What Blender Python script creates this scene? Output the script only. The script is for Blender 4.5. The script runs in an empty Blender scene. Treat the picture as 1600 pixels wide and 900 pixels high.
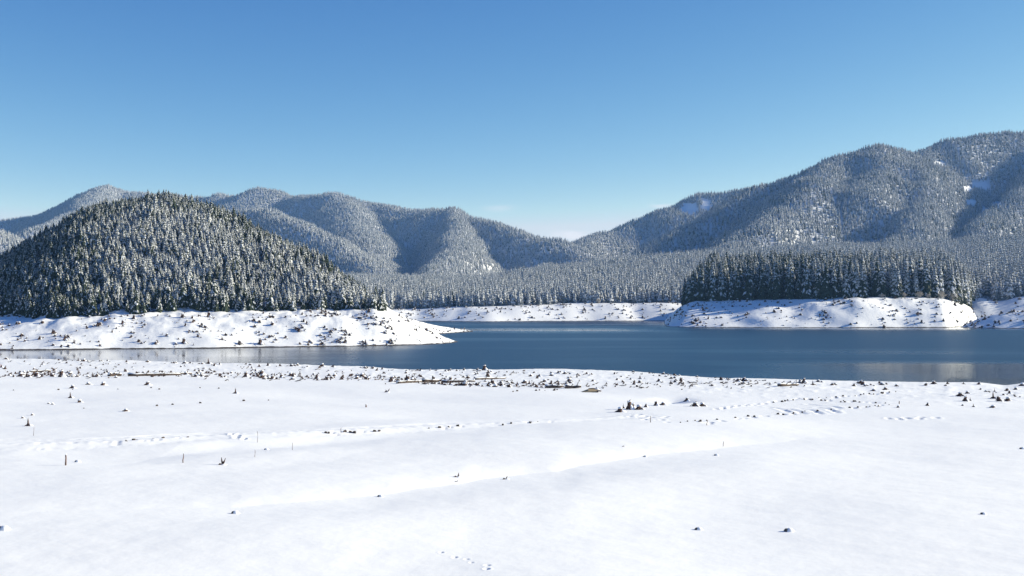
import bpy, math, random
import numpy as np

# ----------------------------------------------------------------- camera, sky, sun, exposure
F = 1716.0            # focal length in photo pixels (photo is 1600 wide)
HZ = 472.0            # photo row of the horizon
EYE = 18.0            # eye height above the lake
scene = bpy.context.scene
cam_d = bpy.data.cameras.new('camera')
cam_d.sensor_width = 36.0
cam_d.lens = 36.0 * F / 1600.0
cam_d.shift_y = (HZ - 450.0) / 1600.0
cam_d.clip_start = 0.5
cam_d.clip_end = 30000
cam = bpy.data.objects.new('camera', cam_d)
scene.collection.objects.link(cam)
cam.location = (0, 0, EYE)
cam.rotation_euler = (math.radians(90), 0, 0)
scene.camera = cam

SUN_EL = math.radians(20.0)
SUN_FWD = math.radians(11.0)           # sun stands to the right, slightly beyond the camera plane
sun_vec = (math.cos(SUN_EL) * math.cos(SUN_FWD), math.cos(SUN_EL) * math.sin(SUN_FWD), math.sin(SUN_EL))

world = bpy.data.worlds.new('World')
scene.world = world
world.use_nodes = True
nt = world.node_tree
nt.nodes.clear()
wout = nt.nodes.new('ShaderNodeOutputWorld')
bg = nt.nodes.new('ShaderNodeBackground')
sky = nt.nodes.new('ShaderNodeTexSky')
sky.sky_type = 'NISHITA'
sky.sun_disc = False
sky.sun_elevation = SUN_EL
sky.sun_rotation = math.radians(90) - SUN_FWD
sky.altitude = 5000
sky.air_density = 1.0
sky.dust_density = 0.0
sky.ozone_density = 4.0
# film-like response of the clear winter sky, the same for every direction
sep = nt.nodes.new('ShaderNodeSeparateColor'); com = nt.nodes.new('ShaderNodeCombineColor')
nt.links.new(sky.outputs[0], sep.inputs[0])
lim = None
for ch, g_, k_, cap_ in ((2, 0.70, 1.14, 1.0), (1, 1.42, 3.50, 0.94), (0, 2.15, 23.0, 0.90)):
    m0 = nt.nodes.new('ShaderNodeMath'); m0.operation = 'MULTIPLY'; m0.inputs[1].default_value = 0.1
    p0 = nt.nodes.new('ShaderNodeMath'); p0.operation = 'POWER'; p0.inputs[1].default_value = g_
    m1 = nt.nodes.new('ShaderNodeMath'); m1.operation = 'MULTIPLY'; m1.inputs[1].default_value = k_ / 0.1 / 1.8
    nt.links.new(sep.outputs[ch], m0.inputs[0]); nt.links.new(m0.outputs[0], p0.inputs[0]); nt.links.new(p0.outputs[0], m1.inputs[0])
    res = m1.outputs[0]
    if lim is not None:
        c0 = nt.nodes.new('ShaderNodeMath'); c0.operation = 'MULTIPLY'; c0.inputs[1].default_value = cap_
        mn = nt.nodes.new('ShaderNodeMath'); mn.operation = 'MINIMUM'
        nt.links.new(lim, c0.inputs[0]); nt.links.new(c0.outputs[0], mn.inputs[0]); nt.links.new(res, mn.inputs[1]); res = mn.outputs[0]
    lim = res
    nt.links.new(res, com.inputs[ch])
# thin low cloud wisps
geo = nt.nodes.new('ShaderNodeNewGeometry')
tcw = nt.nodes.new('ShaderNodeTexCoord')
mpw = nt.nodes.new('ShaderNodeMapping')
mpw.inputs['Scale'].default_value = (1.0, 1.0, 5.0)
nzw = nt.nodes.new('ShaderNodeTexNoise')
nzw.inputs['Scale'].default_value = 26.0
nzw.inputs['Detail'].default_value = 6.0
nt.links.new(tcw.outputs['Generated'], mpw.inputs[0])
nt.links.new(mpw.outputs[0], nzw.inputs['Vector'])
prev = com.outputs[0]
wisp_sum = None
for (u, v, ru, rv, amt) in [(890, 366, 66, 13, 1.0), (1035, 320, 34, 9, 0.7), (785, 326, 50, 9, 0.35), (905, 373, 40, 9, 0.8)]:
    dv = np.array([(u - 800) / F, 1.0, (HZ - v) / F]); dv /= np.linalg.norm(dv)
    sub = nt.nodes.new('ShaderNodeVectorMath'); sub.operation = 'SUBTRACT'
    sub.inputs[1].default_value = tuple(dv)
    nrm = nt.nodes.new('ShaderNodeVectorMath'); nrm.operation = 'NORMALIZE'
    nt.links.new(tcw.outputs['Generated'], nrm.inputs[0])
    nt.links.new(nrm.outputs[0], sub.inputs[0])
    mul = nt.nodes.new('ShaderNodeVectorMath'); mul.operation = 'MULTIPLY'
    mul.inputs[1].default_value = (F / ru, F / ru, F / rv)
    nt.links.new(sub.outputs[0], mul.inputs[0])
    ln = nt.nodes.new('ShaderNodeVectorMath'); ln.operation = 'LENGTH'
    nt.links.new(mul.outputs[0], ln.inputs[0])
    mr = nt.nodes.new('ShaderNodeMapRange'); mr.interpolation_type = 'SMOOTHERSTEP'
    mr.inputs['From Min'].default_value = 1.0
    mr.inputs['From Max'].default_value = 0.0
    mr.inputs['To Max'].default_value = amt
    nt.links.new(ln.outputs['Value'], mr.inputs['Value'])
    if wisp_sum is None:
        wisp_sum = mr.outputs[0]
    else:
        ad = nt.nodes.new('ShaderNodeMath'); ad.operation = 'ADD'
        nt.links.new(wisp_sum, ad.inputs[0]); nt.links.new(mr.outputs[0], ad.inputs[1])
        wisp_sum = ad.outputs[0]
mrn = nt.nodes.new('ShaderNodeMapRange')
mrn.inputs['From Min'].default_value = 0.38
mrn.inputs['From Max'].default_value = 0.62
nt.links.new(nzw.outputs['Fac'], mrn.inputs['Value'])
wm = nt.nodes.new('ShaderNodeMath'); wm.operation = 'MULTIPLY'; wm.use_clamp = True
nt.links.new(mrn.outputs[0], wm.inputs[0]); nt.links.new(wisp_sum, wm.inputs[1])
mixw = nt.nodes.new('ShaderNodeMix'); mixw.data_type = 'RGBA'
mixw.inputs['B'].default_value = (4.7, 4.8, 5.0, 1)
nt.links.new(wm.outputs[0], mixw.inputs['Factor'])
nt.links.new(prev, mixw.inputs['A'])
nt.links.new(mixw.outputs['Result'], bg.inputs['Color'])
bg.inputs['Strength'].default_value = 0.10
nt.links.new(bg.outputs[0], wout.inputs['Surface'])

sun_d = bpy.data.lights.new('sun', 'SUN')
sun_d.energy = 5.0
sun_d.angle = math.radians(0.5)
sun_d.color = (1.0, 0.93, 0.73)
sun = bpy.data.objects.new('sun', sun_d)
scene.collection.objects.link(sun)
from mathutils import Vector
sun.rotation_euler = Vector(sun_vec).to_track_quat('Z', 'Y').to_euler()

scene.view_settings.view_transform = 'Standard'
scene.view_settings.look = 'None'
scene.view_settings.exposure = 1.0
scene.view_settings.gamma = 1.0
scene.view_settings.use_curve_mapping = False
scene.render.engine = 'CYCLES'
scene.cycles.use_denoising = True
scene.cycles.max_bounces = 5
scene.cycles.diffuse_bounces = 3
scene.cycles.glossy_bounces = 2
scene.cycles.volume_bounces = 0

# ----------------------------------------------------------------- helpers
rng = np.random.default_rng(7)
random.seed(7)
C = scene.collection

def smooth(a, b, x):
    t = np.clip((x - a) / (b - a), 0, 1)
    return t * t * (3 - 2 * t)

_ga = np.random.default_rng(11).random((256, 256)) * 2 * np.pi
_gx, _gy = np.cos(_ga), np.sin(_ga)
def vnoise(x, y):
    x, y = 0.7986 * x - 0.6018 * y, 0.6018 * x + 0.7986 * y      # keep the lattice off the axes
    xi = np.floor(x).astype(int); yi = np.floor(y).astype(int)
    fx = x - xi; fy = y - yi
    u = fx * fx * fx * (fx * (fx * 6 - 15) + 10); v = fy * fy * fy * (fy * (fy * 6 - 15) + 10)
    def g(i, j, dx, dy):
        return _gx[i & 255, j & 255] * dx + _gy[i & 255, j & 255] * dy
    a = g(xi, yi, fx, fy); b = g(xi + 1, yi, fx - 1, fy); c = g(xi, yi + 1, fx, fy - 1); d = g(xi + 1, yi + 1, fx - 1, fy - 1)
    return 1.5 * (a + (b - a) * u + (c - a) * v + (a - b - c + d) * u * v)
def fbm(x, y, n=4, lac=2.03, gain=0.5):
    s = 0; amp = 1.0
    for i in range(n):
        s = s + amp * vnoise(x + 17.3 * i, y - 9.1 * i); x = x * lac; y = y * lac; amp *= gain
    return s

def T(pairs):
    p = np.array(pairs, float)
    xs = p[:, 0]; ys = p[:, 1]
    def f(u):                       # lightly smoothed table
        u = np.asarray(u, float)
        return sum(w * np.interp(u + k, xs, ys) for k, w in ((-18, .07), (-12, .13), (-6, .19), (0, .22), (6, .19), (12, .13), (18, .07)))
    return f
def U(x, y):
    return 800 + F * x / np.maximum(y, 1.0)
def shore_depth(v):
    return EYE * F / (v - HZ)
def z_at(v, d):
    return EYE + (HZ - v) / F * d

# ----------------------------------------------------------------- terrain height functions
near_shore = T([(-700, 548), (-400, 552), (0, 560), (200, 564), (400, 569), (560, 573), (640, 578), (700, 578), (850, 577), (1000, 581), (1060, 586),
                (1110, 590), (1300, 594.5), (1450, 597), (1520, 598), (1545, 600), (1568, 604), (1585, 602), (1600, 599), (1960, 606), (2400, 606)])
_nsx = np.arange(-700, 2401, 10.0)
_nsk = np.exp(-(np.arange(-30, 31) / 13.0) ** 2); _nsk /= _nsk.sum()
_nsy = np.convolve(np.pad(near_shore(_nsx), 30, mode='edge'), _nsk, 'valid')
def field_base(x, y):
    u = U(x, np.maximum(y, 40))
    sb = shore_depth(np.interp(u, _nsx, _nsy)) - y
    ds = shore_depth(near_shore(u)) + 2.0 * fbm(x / 14, y / 14, 3)
    s = ds - y
    z = np.where(s > 0, (0.45 + 0.0118 * np.maximum(sb, 0)) * (1 - np.exp(-np.maximum(s, 0) / 5.0)), 0.09 * s)
    k = smooth(14, -8, y)
    return z + k * (16.35 - z)

_l1 = np.array([(-90, 60), (-34, 73), (-20, 78), (-10, 86), (-2.8, 95), (4.7, 101), (13.6, 111), (24.5, 121), (60, 150)], float)
_l2 = np.array([(-140, 92), (-48, 103), (-34, 106), (-26, 113), (-20, 119), (-12, 126), (10, 140)], float)
def field(x, y):
    z = field_base(x, y)
    u = U(x, np.maximum(y, 40))
    far = smooth(30, 55, y)
    z = z + far * (0.32 * fbm(x / 40, y / 30, 2) + 0.03 * fbm(x / 9 + 40, y / 7, 3) + 0.012 * fbm(x / 2.2, y / 1.9 + 5, 2))
    # drainage channel crossing the field
    s = y - np.interp(x, _l1[:, 0], _l1[:, 1]) + 0.7 * fbm(x / 7, x / 7 + 3, 2)
    w1 = smooth(-42, -10, x) * smooth(45, 16, x)
    z = z + w1 * (0.62 * (1 - np.exp(-np.maximum(s, 0) / 5.5)) * (1 - smooth(14, 50, s)) + 0.35 * smooth(0, -14, s) * (1 - smooth(-14, -32, s)))
    # old road shoulder
    s = y - np.interp(x, _l2[:, 0], _l2[:, 1]) + 0.8 * fbm(x / 9 + 7, x / 9, 2)
    w2 = smooth(5, -24, x)
    z = z + w2 * (0.5 * smooth(-1, 9, s) * (1 - smooth(9, 26, s)) + 0.25 * smooth(0, -10, s) * (1 - smooth(-10, -22, s)))
    # rough ground between stumps near the waterline
    ds = shore_depth(near_shore(u)) - y
    w3 = smooth(85, 30, ds) * smooth(-2, 8, ds)
    z = z + w3 * 0.16 * np.maximum(0, fbm(x / 2.6, y / 4.5, 3))
    # hollow beside the mid stumps
    z = z - 0.8 * np.exp(-((U(x, np.maximum(y, 40)) - 1052) / 26) ** 2 - ((y - 187) / 5) ** 2)
    return z

# left headland -------------------------------------------------
LH_shore = T([(-700, 551), (-400, 550), (0, 547.5), (130, 546), (300, 544.5), (400, 543), (520, 541.5), (600, 540.5), (660, 539), (700, 537), (716, 534), (740, 530), (900, 520)])
LH_tree = T([(-700, 492), (-400, 492), (0, 494), (60, 497), (130, 495), (200, 491), (280, 488), (400, 487), (500, 486), (590, 485), (612, 488), (660, 511), (700, 530), (716, 535), (740, 541), (900, 600)])
LH_sil = T([(-700, 500), (-400, 478), (-200, 452), (-80, 420), (0, 395), (60, 358), (130, 320), (200, 304), (260, 298), (320, 311), (400, 344), (480, 384), (540, 419), (580, 447), (600, 472), (612, 484), (660, 507), (700, 527), (716, 534.5), (740, 543), (900, 620)])
LH_dc = T([(-700, 560), (-400, 560), (-200, 580), (0, 600), (60, 620), (130, 645), (200, 660), (260, 660), (320, 645), (400, 615), (480, 580), (540, 552), (590, 522), (612, 508), (660, 503), (700, 499), (716, 497), (900, 490)])
def lh_parts(u):
    d0 = shore_depth(LH_shore(u)); dc = LH_dc(u)
    dt = np.minimum(d0 + 40 + 34 * smooth(120, -10, u), dc - 3)
    th = 7.6 * smooth(612, 575, u)
    return d0, dt, z_at(LH_tree(u), dt), dc, z_at(LH_sil(u), dc) - th
def left_headland(x, y):
    u = U(x, y)
    d0, dt, zt, dc, zc = lh_parts(u)
    y2 = y + 2.2 * fbm(x / 22, y / 22, 2)
    t1 = np.clip((y2 - d0) / (dt - d0), 0, 1)
    t2 = np.clip((y2 - dt) / (dc - dt), 0, 1)
    bank = zt * (0.25 * t1 + 0.75 * np.sin(t1 * np.pi / 2) ** 1.05)
    hill = (zc - zt) * (0.45 * t2 + 0.55 * np.sin(t2 * np.pi / 2))
    back = np.maximum(y2 - dc, 0)
    z = bank + hill - 0.34 * back - 0.0008 * back ** 2
    z = np.where(y2 < d0, 0.3 * (y2 - d0), z)
    z = z + smooth(0, 1, t1) * (0.75 * fbm(x / 9, y / 9, 3) + (0.25 + 0.5 * smooth(380, 450, u) * smooth(640, 560, u)) * np.maximum(0, fbm(x / 3.6, y / 3.6, 2)) * (1 - t2) + 1.6 * np.sin(np.pi * np.clip(t1, 0, 1)) * fbm(x / 26, y / 60, 2) + 2.0 * t2 * fbm(x / 40, y / 40, 2)) * smooth(720, 690, u)
    return z

# low spit behind the headland ---------------------------------
SP_shore = T([(560, 526), (640, 524), (680, 522), (720, 519.6), (745, 518), (790, 515), (900, 505)])
SP_sil = T([(560, 490), (600, 492), (640, 498), (680, 508.5), (720, 514.4), (745, 517.4), (760, 521), (900, 560)])
def spit(x, y):
    u = U(x, y)
    d0 = shore_depth(SP_shore(u)); dc = d0 + 22
    zc = z_at(SP_sil(u), dc)
    t = np.clip((y - d0) / 22, 0, 1)
    back = np.maximum(y - dc, 0)
    z = zc * np.sin(t * np.pi / 2) - 0.12 * back
    z = np.where(y < d0, 0.2 * (y - d0), z)
    return z + 0.25 * fbm(x / 6, y / 6, 3) * np.clip(t, 0, 1)

# far bank and valley floor ------------------------------------
VF_d0 = T([(-900, 1050), (600, 1018), (650, 1040), (760, 1010), (900, 1040), (1040, 1050), (1350, 1040), (1450, 930), (1490, 880), (1540, 850), (1700, 840), (2400, 800)])
VF_top = T([(-900, 482), (610, 484), (700, 481), (800, 478), (900, 474.5), (1000, 474), (1060, 473.5), (1400, 470), (1490, 465), (1535, 466), (1560, 474), (1578, 467), (1600, 462), (2400, 458)])
VF_sil = T([(-900, 430), (600, 428), (700, 430), (760, 430), (820, 420), (900, 409), (1000, 400), (1090, 390), (1300, 377), (1600, 372), (2400, 372)])
def valley(x, y):
    u = U(x, y)
    d0 = VF_d0(u); dt = d0 + 58; dc = 1680.0
    zt = z_at(VF_top(u), dt)
    zc = z_at(VF_sil(u), dc) - 16
    y2 = y + 5 * fbm(x / 45, y / 45, 2)
    t1 = np.clip((y2 - d0) / 58, 0, 1)
    t2 = np.clip((y2 - dt) / (dc - dt), 0, 1)
    z = zt * np.sin(t1 * np.pi / 2) ** 0.95 + (zc - zt) * t2
    z = z + np.maximum(y2 - dc, 0) * 0.02
    z = np.where(y2 < d0, 0.3 * (y2 - d0), z)
    return z + smooth(0, 1, t1) * (0.6 * fbm(x / 12, y / 12, 3)) + 2.4 * np.sin(np.pi * t1) * fbm(x / 42, y / 90, 2) + t2 * 4.0 * fbm(x / 130, y / 130, 3)

# right headland -----------------------------------------------
RH_shore = T([(1000, 507), (1035, 510), (1050, 511.3), (1200, 512), (1350, 512), (1490, 511.5), (1515, 509), (1560, 505)])
RH_top = T([(1000, 545), (1025, 522), (1036, 510), (1045, 498), (1060, 482), (1076, 471.5), (1150, 470), (1250, 468), (1400, 465), (1430, 464.7), (1450, 465.3), (1470, 467), (1490, 470.5), (1510, 477), (1530, 487), (1548, 499), (1570, 520)])
def rh_edge(u):
    return shore_depth(RH_shore(u)) + 50 + 36 * smooth(1330, 1110, u)
def right_headland(x, y):
    u = U(x, y)
    d0 = shore_depth(RH_shore(u)); dt = rh_edge(u); wb = dt - d0
    zt = z_at(RH_top(u), dt)
    y2 = y + 3.0 * fbm(x / 30, y / 30, 2)
    t1 = np.clip((y2 - d0) / wb, 0, 1)
    z = zt * np.sin(t1 * np.pi / 2) ** 0.95 + np.clip(y2 - dt, 0, 160) * 0.10 * smooth(1070, 1110, u) * smooth(1535, 1470, u)
    z = z - np.maximum(y2 - dt - 170, 0) * 0.35
    z = np.where(y2 < d0, 0.3 * (y2 - d0), z)
    return z + smooth(0, 1, t1) * 0.7 * fbm(x / 10 + 9, y / 10, 3) + 2.6 * np.sin(np.pi * t1) * fbm(x / 38, y / 80, 2)

RP_shore = T([(1440, 511), (1500, 512), (1560, 513), (1700, 514), (2400, 516)])
RP_sil = T([(1440, 540), (1480, 520), (1500, 511), (1520, 500), (1535, 494.5), (1570, 488.5), (1600, 484.5), (1700, 478), (2400, 470)])
def right_point(x, y):
    u = U(x, y)
    d0 = shore_depth(RP_shore(u)); dc = d0 + 34
    zc = z_at(RP_sil(u), dc)
    t = np.clip((y - d0) / 34, 0, 1)
    z = zc * np.sin(t * np.pi / 2) - 0.16 * np.maximum(y - dc, 0)
    z = np.where(y < d0, 0.3 * (y - d0), z)
    return z + smooth(0, 1, t) * 0.5 * fbm(x / 9 + 2, y / 9, 3)

# mountains as ridge lines ---------------------------------------
def P3(l, th=13):
    return np.array([((u - 800) / F * d, d, z_at(v, d) - th) for (u, v, d) in l])
L_RIDGES = [(P3(l), s) for l, s in [
    ([(-900, 335, 3600), (-400, 330, 3600), (-150, 345, 3800), (0, 338, 4000), (80, 333, 4000), (110, 314, 4000), (165, 287, 4000), (200, 297, 4000), (250, 298, 3950), (320, 303, 3900), (345, 297, 3900), (375, 302, 3900),
      (400, 290, 3850), (430, 293, 3850), (460, 302, 3800), (500, 300, 3700), (530, 298, 3650), (570, 309, 3600), (600, 317, 3550), (640, 319, 3450), (690, 320, 3300), (740, 335, 3150), (790, 348, 3000), (830, 360, 2900), (870, 371, 2800), (905, 383, 2700), (950, 405, 2600)], 0.50),
    ([(530, 298, 3650), (556, 335, 3250), (580, 380, 2750), (590, 415, 2300), (600, 440, 1950)], 0.45),
    ([(330, 345, 3000), (380, 322, 2850), (420, 322, 2750), (460, 336, 2600), (510, 360, 2450), (565, 394, 2250), (620, 432, 1950)], 0.68),
    ([(705, 321, 3300), (716, 342, 3000), (712, 372, 2600), (690, 402, 2250), (672, 425, 1950)], 0.80),
    ([(165, 287, 4000), (130, 322, 3450), (70, 350, 2900)], 0.52),
    ([(-400, 320, 2300), (-200, 332, 2300), (-60, 345, 2200), (0, 353, 2100), (30, 372, 2000), (60, 405, 1800)], 0.55)]]
R_RIDGES = [(P3(l), s) for l, s in [
    ([(830, 422, 2300), (850, 411, 2500), (870, 401, 2700), (900, 381, 2900), (940, 356, 3100), (1000, 340, 3200), (1050, 318, 3250), (1100, 298, 3300), (1165, 290, 3300), (1230, 275, 3300), (1330, 262, 3300)], 0.52),
    ([(830, 424, 1850), (870, 416, 1900), (940, 406, 2000), (1000, 387, 2100), (1080, 346, 2250), (1165, 298, 2400), (1200, 280, 2450), (1260, 262, 2500), (1300, 245, 2550), (1365, 222, 2600), (1400, 226, 2650), (1430, 233, 2700), (1445, 226, 2750),
      (1480, 213, 2800), (1530, 206, 2850), (1600, 203, 2900), (1750, 195, 3000), (1960, 190, 3000), (2400, 200, 3000)], 0.60),
    ([(1300, 245, 2550), (1270, 275, 2300), (1225, 318, 2080), (1175, 360, 1880), (1130, 385, 1750)], 0.52),
    ([(1365, 222, 2600), (1372, 258, 2400), (1350, 290, 2220)], 0.50),
    ([(1445, 226, 2750), (1432, 258, 2480), (1448, 288, 2280), (1440, 318, 2080), (1425, 345, 1900), (1400, 368, 1780)], 0.80),
    ([(1660, 205, 2850), (1640, 250, 2500), (1610, 285, 2280), (1560, 318, 2080), (1525, 350, 1900), (1505, 372, 1780)], 0.80),
    ([(1900, 195, 2950), (1800, 270, 2400), (1720, 330, 2000), (1680, 370, 1780)], 0.6)]]
def seg_ridge(x, y, poly, slope):
    best = np.full(x.shape, -1e9)
    for a, b in zip(poly[:-1], poly[1:]):
        dx, dy = b[0] - a[0], b[1] - a[1]
        t = np.clip(((x - a[0]) * dx + (y - a[1]) * dy) / (dx * dx + dy * dy), 0, 1)
        dist = np.hypot(x - a[0] - t * dx, y - a[1] - t * dy)
        zz = a[2] + t * (b[2] - a[2])
        best = np.maximum(best, zz - 1.18 * slope * (np.sqrt(dist * dist + 900) - 30))
    return best
def mountains(x, y, ridges):
    xw = x + 15 * fbm(x / 260, y / 260, 3); yw = y + 15 * fbm(x / 260 + 50, y / 260, 3)
    acc = 0; k = 0.14
    m = [seg_ridge(xw, yw, p, s) for p, s in ridges]
    mx = np.maximum.reduce(m)
    for a in m:
        acc = acc + np.exp(np.clip((a - mx) * k, -40, 0))
    z = mx + np.log(acc) / k * 0.6
    g = smooth(0, 120, z)
    return z + g * (5 * fbm(x / 150, y / 150 + 20, 4) - 2 + 10 * (0.3 - np.abs(fbm(x / 230, y / 330 + 5, 3))))
left_mtn = lambda x, y: mountains(x, y, L_RIDGES)
right_mtn = lambda x, y: mountains(x, y, R_RIDGES)

# ----------------------------------------------------------------- materials
def mat(name):
    m = bpy.data.materials.new(name); m.use_nodes = True
    n = m.node_tree; b = n.nodes['Principled BSDF']
    return m, n, b
def noise_node(n, scale, detail=4, coord='Object', mapping=None):
    tc = n.nodes.new('ShaderNodeTexCoord'); nz = n.nodes.new('ShaderNodeTexNoise')
    nz.inputs['Scale'].default_value = scale; nz.inputs['Detail'].default_value = detail
    if mapping:
        mp = n.nodes.new('ShaderNodeMapping'); mp.inputs['Scale'].default_value = mapping
        n.links.new(tc.outputs[coord], mp.inputs[0]); n.links.new(mp.outputs[0], nz.inputs['Vector'])
    else:
        n.links.new(tc.outputs[coord], nz.inputs['Vector'])
    return nz
def mixc(n, fac, a, b):
    mx = n.nodes.new('ShaderNodeMix'); mx.data_type = 'RGBA'
    for k, v in (('A', a), ('B', b)):
        if isinstance(v, tuple): mx.inputs[k].default_value = (*v, 1)
        else: n.links.new(v, mx.inputs[k])
    if isinstance(fac, float): mx.inputs['Factor'].default_value = fac
    else: n.links.new(fac, mx.inputs['Factor'])
    return mx.outputs['Result']
def mrange(n, val, a, b, c=0.0, d=1.0):
    r = n.nodes.new('ShaderNodeMapRange')
    for k, v in (('From Min', a), ('From Max', b), ('To Min', c), ('To Max', d)): r.inputs[k].default_value = v
    n.links.new(val, r.inputs['Value']); return r.outputs[0]
SNOW = (0.875, 0.875, 0.87)
def snow_material(name, mud_z, bump_scale=1.4, bump=0.15, floor=False, specks=0.0):
    m, n, b = mat(name)
    nz = noise_node(n, 0.06, 5)
    col = mixc(n, mrange(n, nz.outputs['Fac'], 0.3, 0.7), (0.845, 0.85, 0.855), SNOW)
    if specks:
        sp = noise_node(n, 1.3, 6, mapping=(1, 0.5, 1.6))
        col = mixc(n, mrange(n, sp.outputs['Fac'], 0.66, 0.72, 0, specks), col, (0.12, 0.09, 0.07))
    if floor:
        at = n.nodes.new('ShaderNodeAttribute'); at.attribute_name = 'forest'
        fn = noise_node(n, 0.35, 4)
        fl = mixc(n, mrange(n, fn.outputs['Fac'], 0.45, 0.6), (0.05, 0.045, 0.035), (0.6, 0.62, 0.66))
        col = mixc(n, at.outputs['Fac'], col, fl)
    # wet drawdown margin at the waterline, bare of snow
    g = n.nodes.new('ShaderNodeNewGeometry'); sx = n.nodes.new('ShaderNodeSeparateXYZ')
    n.links.new(g.outputs['Position'], sx.inputs[0])
    wn = noise_node(n, 0.22, 4)
    ad = n.nodes.new('ShaderNodeMath'); ad.operation = 'MULTIPLY_ADD'; ad.inputs[1].default_value = -mud_z * 2.2
    n.links.new(wn.outputs['Fac'], ad.inputs[0]); n.links.new(sx.outputs['Z'], ad.inputs[2])
    md = mrange(n, ad.outputs[0], -mud_z * 0.25, -mud_z * 0.1, 1.0, 0.0)
    col = mixc(n, md, col, (0.07, 0.055, 0.042))
    n.links.new(col, b.inputs['Base Color'])
    b.inputs['Roughness'].default_value = 0.62
    b.inputs['Specular IOR Level'].default_value = 0.25
    bn = noise_node(n, bump_scale, 6, mapping=(1, 1.0, 1))
    bp = n.nodes.new('ShaderNodeBump'); bp.inputs['Strength'].default_value = bump; bp.inputs['Distance'].default_value = 0.25
    n.links.new(bn.outputs['Fac'], bp.inputs['Height']); n.links.new(bp.outputs[0], b.inputs['Normal'])
    return m
M_field = snow_material('near_snow', 0.12, 2.2, 0.07)
M_bank = snow_material('bank_snow', 0.38, 0.5, 0.6, True, 0.5)
M_mtn = snow_material('mountain_snow', 0.5, 0.1, 0.3, True)

def simple(name, c1, c2, scale, rough=0.8, bump=0.0, coord='Object'):
    m, n, b = mat(name)
    nz = noise_node(n, scale, 5, coord)
    n.links.new(mixc(n, mrange(n, nz.outputs['Fac'], 0.35, 0.65), c1, c2), b.inputs['Base Color'])
    b.inputs['Roughness'].default_value = rough; b.inputs['Specular IOR Level'].default_value = 0.2
    if bump:
        bp = n.nodes.new('ShaderNodeBump'); bp.inputs['Strength'].default_value = bump
        n.links.new(nz.outputs['Fac'], bp.inputs['Height']); n.links.new(bp.outputs[0], b.inputs['Normal'])
    return m
M_needle = simple('conifer_needles', (0.018, 0.030, 0.020), (0.045, 0.060, 0.035), 0.7)
M_frost = simple('hoar_frosted_needles', (0.13, 0.15, 0.155), (0.26, 0.275, 0.29), 0.7)
M_bark = simple('conifer_bark', (0.05, 0.035, 0.025), (0.10, 0.075, 0.055), 2.0)
def treesnow():
    m = simple('snow_on_branches', (0.74, 0.76, 0.79), (0.88, 0.885, 0.89), 1.5)
    n = m.node_tree; b = n.nodes['Principled BSDF']; o = n.nodes['Material Output']
    t = n.nodes.new('ShaderNodeBsdfTranslucent'); t.inputs['Color'].default_value = (0.85, 0.86, 0.88, 1)
    mx = n.nodes.new('ShaderNodeMixShader'); mx.inputs[0].default_value = 0.30
    n.links.new(b.outputs[0], mx.inputs[1]); n.links.new(t.outputs[0], mx.inputs[2]); n.links.new(mx.outputs[0], o.inputs['Surface'])
    return m
M_treesnow = treesnow()
M_snowcap = simple('fresh_snow', (0.82, 0.84, 0.87), (0.88, 0.89, 0.91), 3.0)
M_wood = simple('weathered_wood', (0.030, 0.018, 0.015), (0.12, 0.070, 0.052), 3.5, 0.85, 0.5)
M_log = simple('grey_driftwood', (0.035, 0.026, 0.022), (0.12, 0.09, 0.075), 2.5, 0.85, 0.4)
M_tan = simple('tan_boards', (0.36, 0.27, 0.16), (0.46, 0.36, 0.23), 2.0, 0.8, 0.2)
M_rock = simple('grey_rock', (0.06, 0.055, 0.055), (0.17, 0.16, 0.155), 2.0, 0.85, 0.5)
M_stake = simple('stake_wood', (0.10, 0.055, 0.045), (0.17, 0.11, 0.09), 5.0)
M_twig = simple('frosted_twigs', (0.30, 0.25, 0.20), (0.62, 0.60, 0.57), 1.2)

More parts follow.
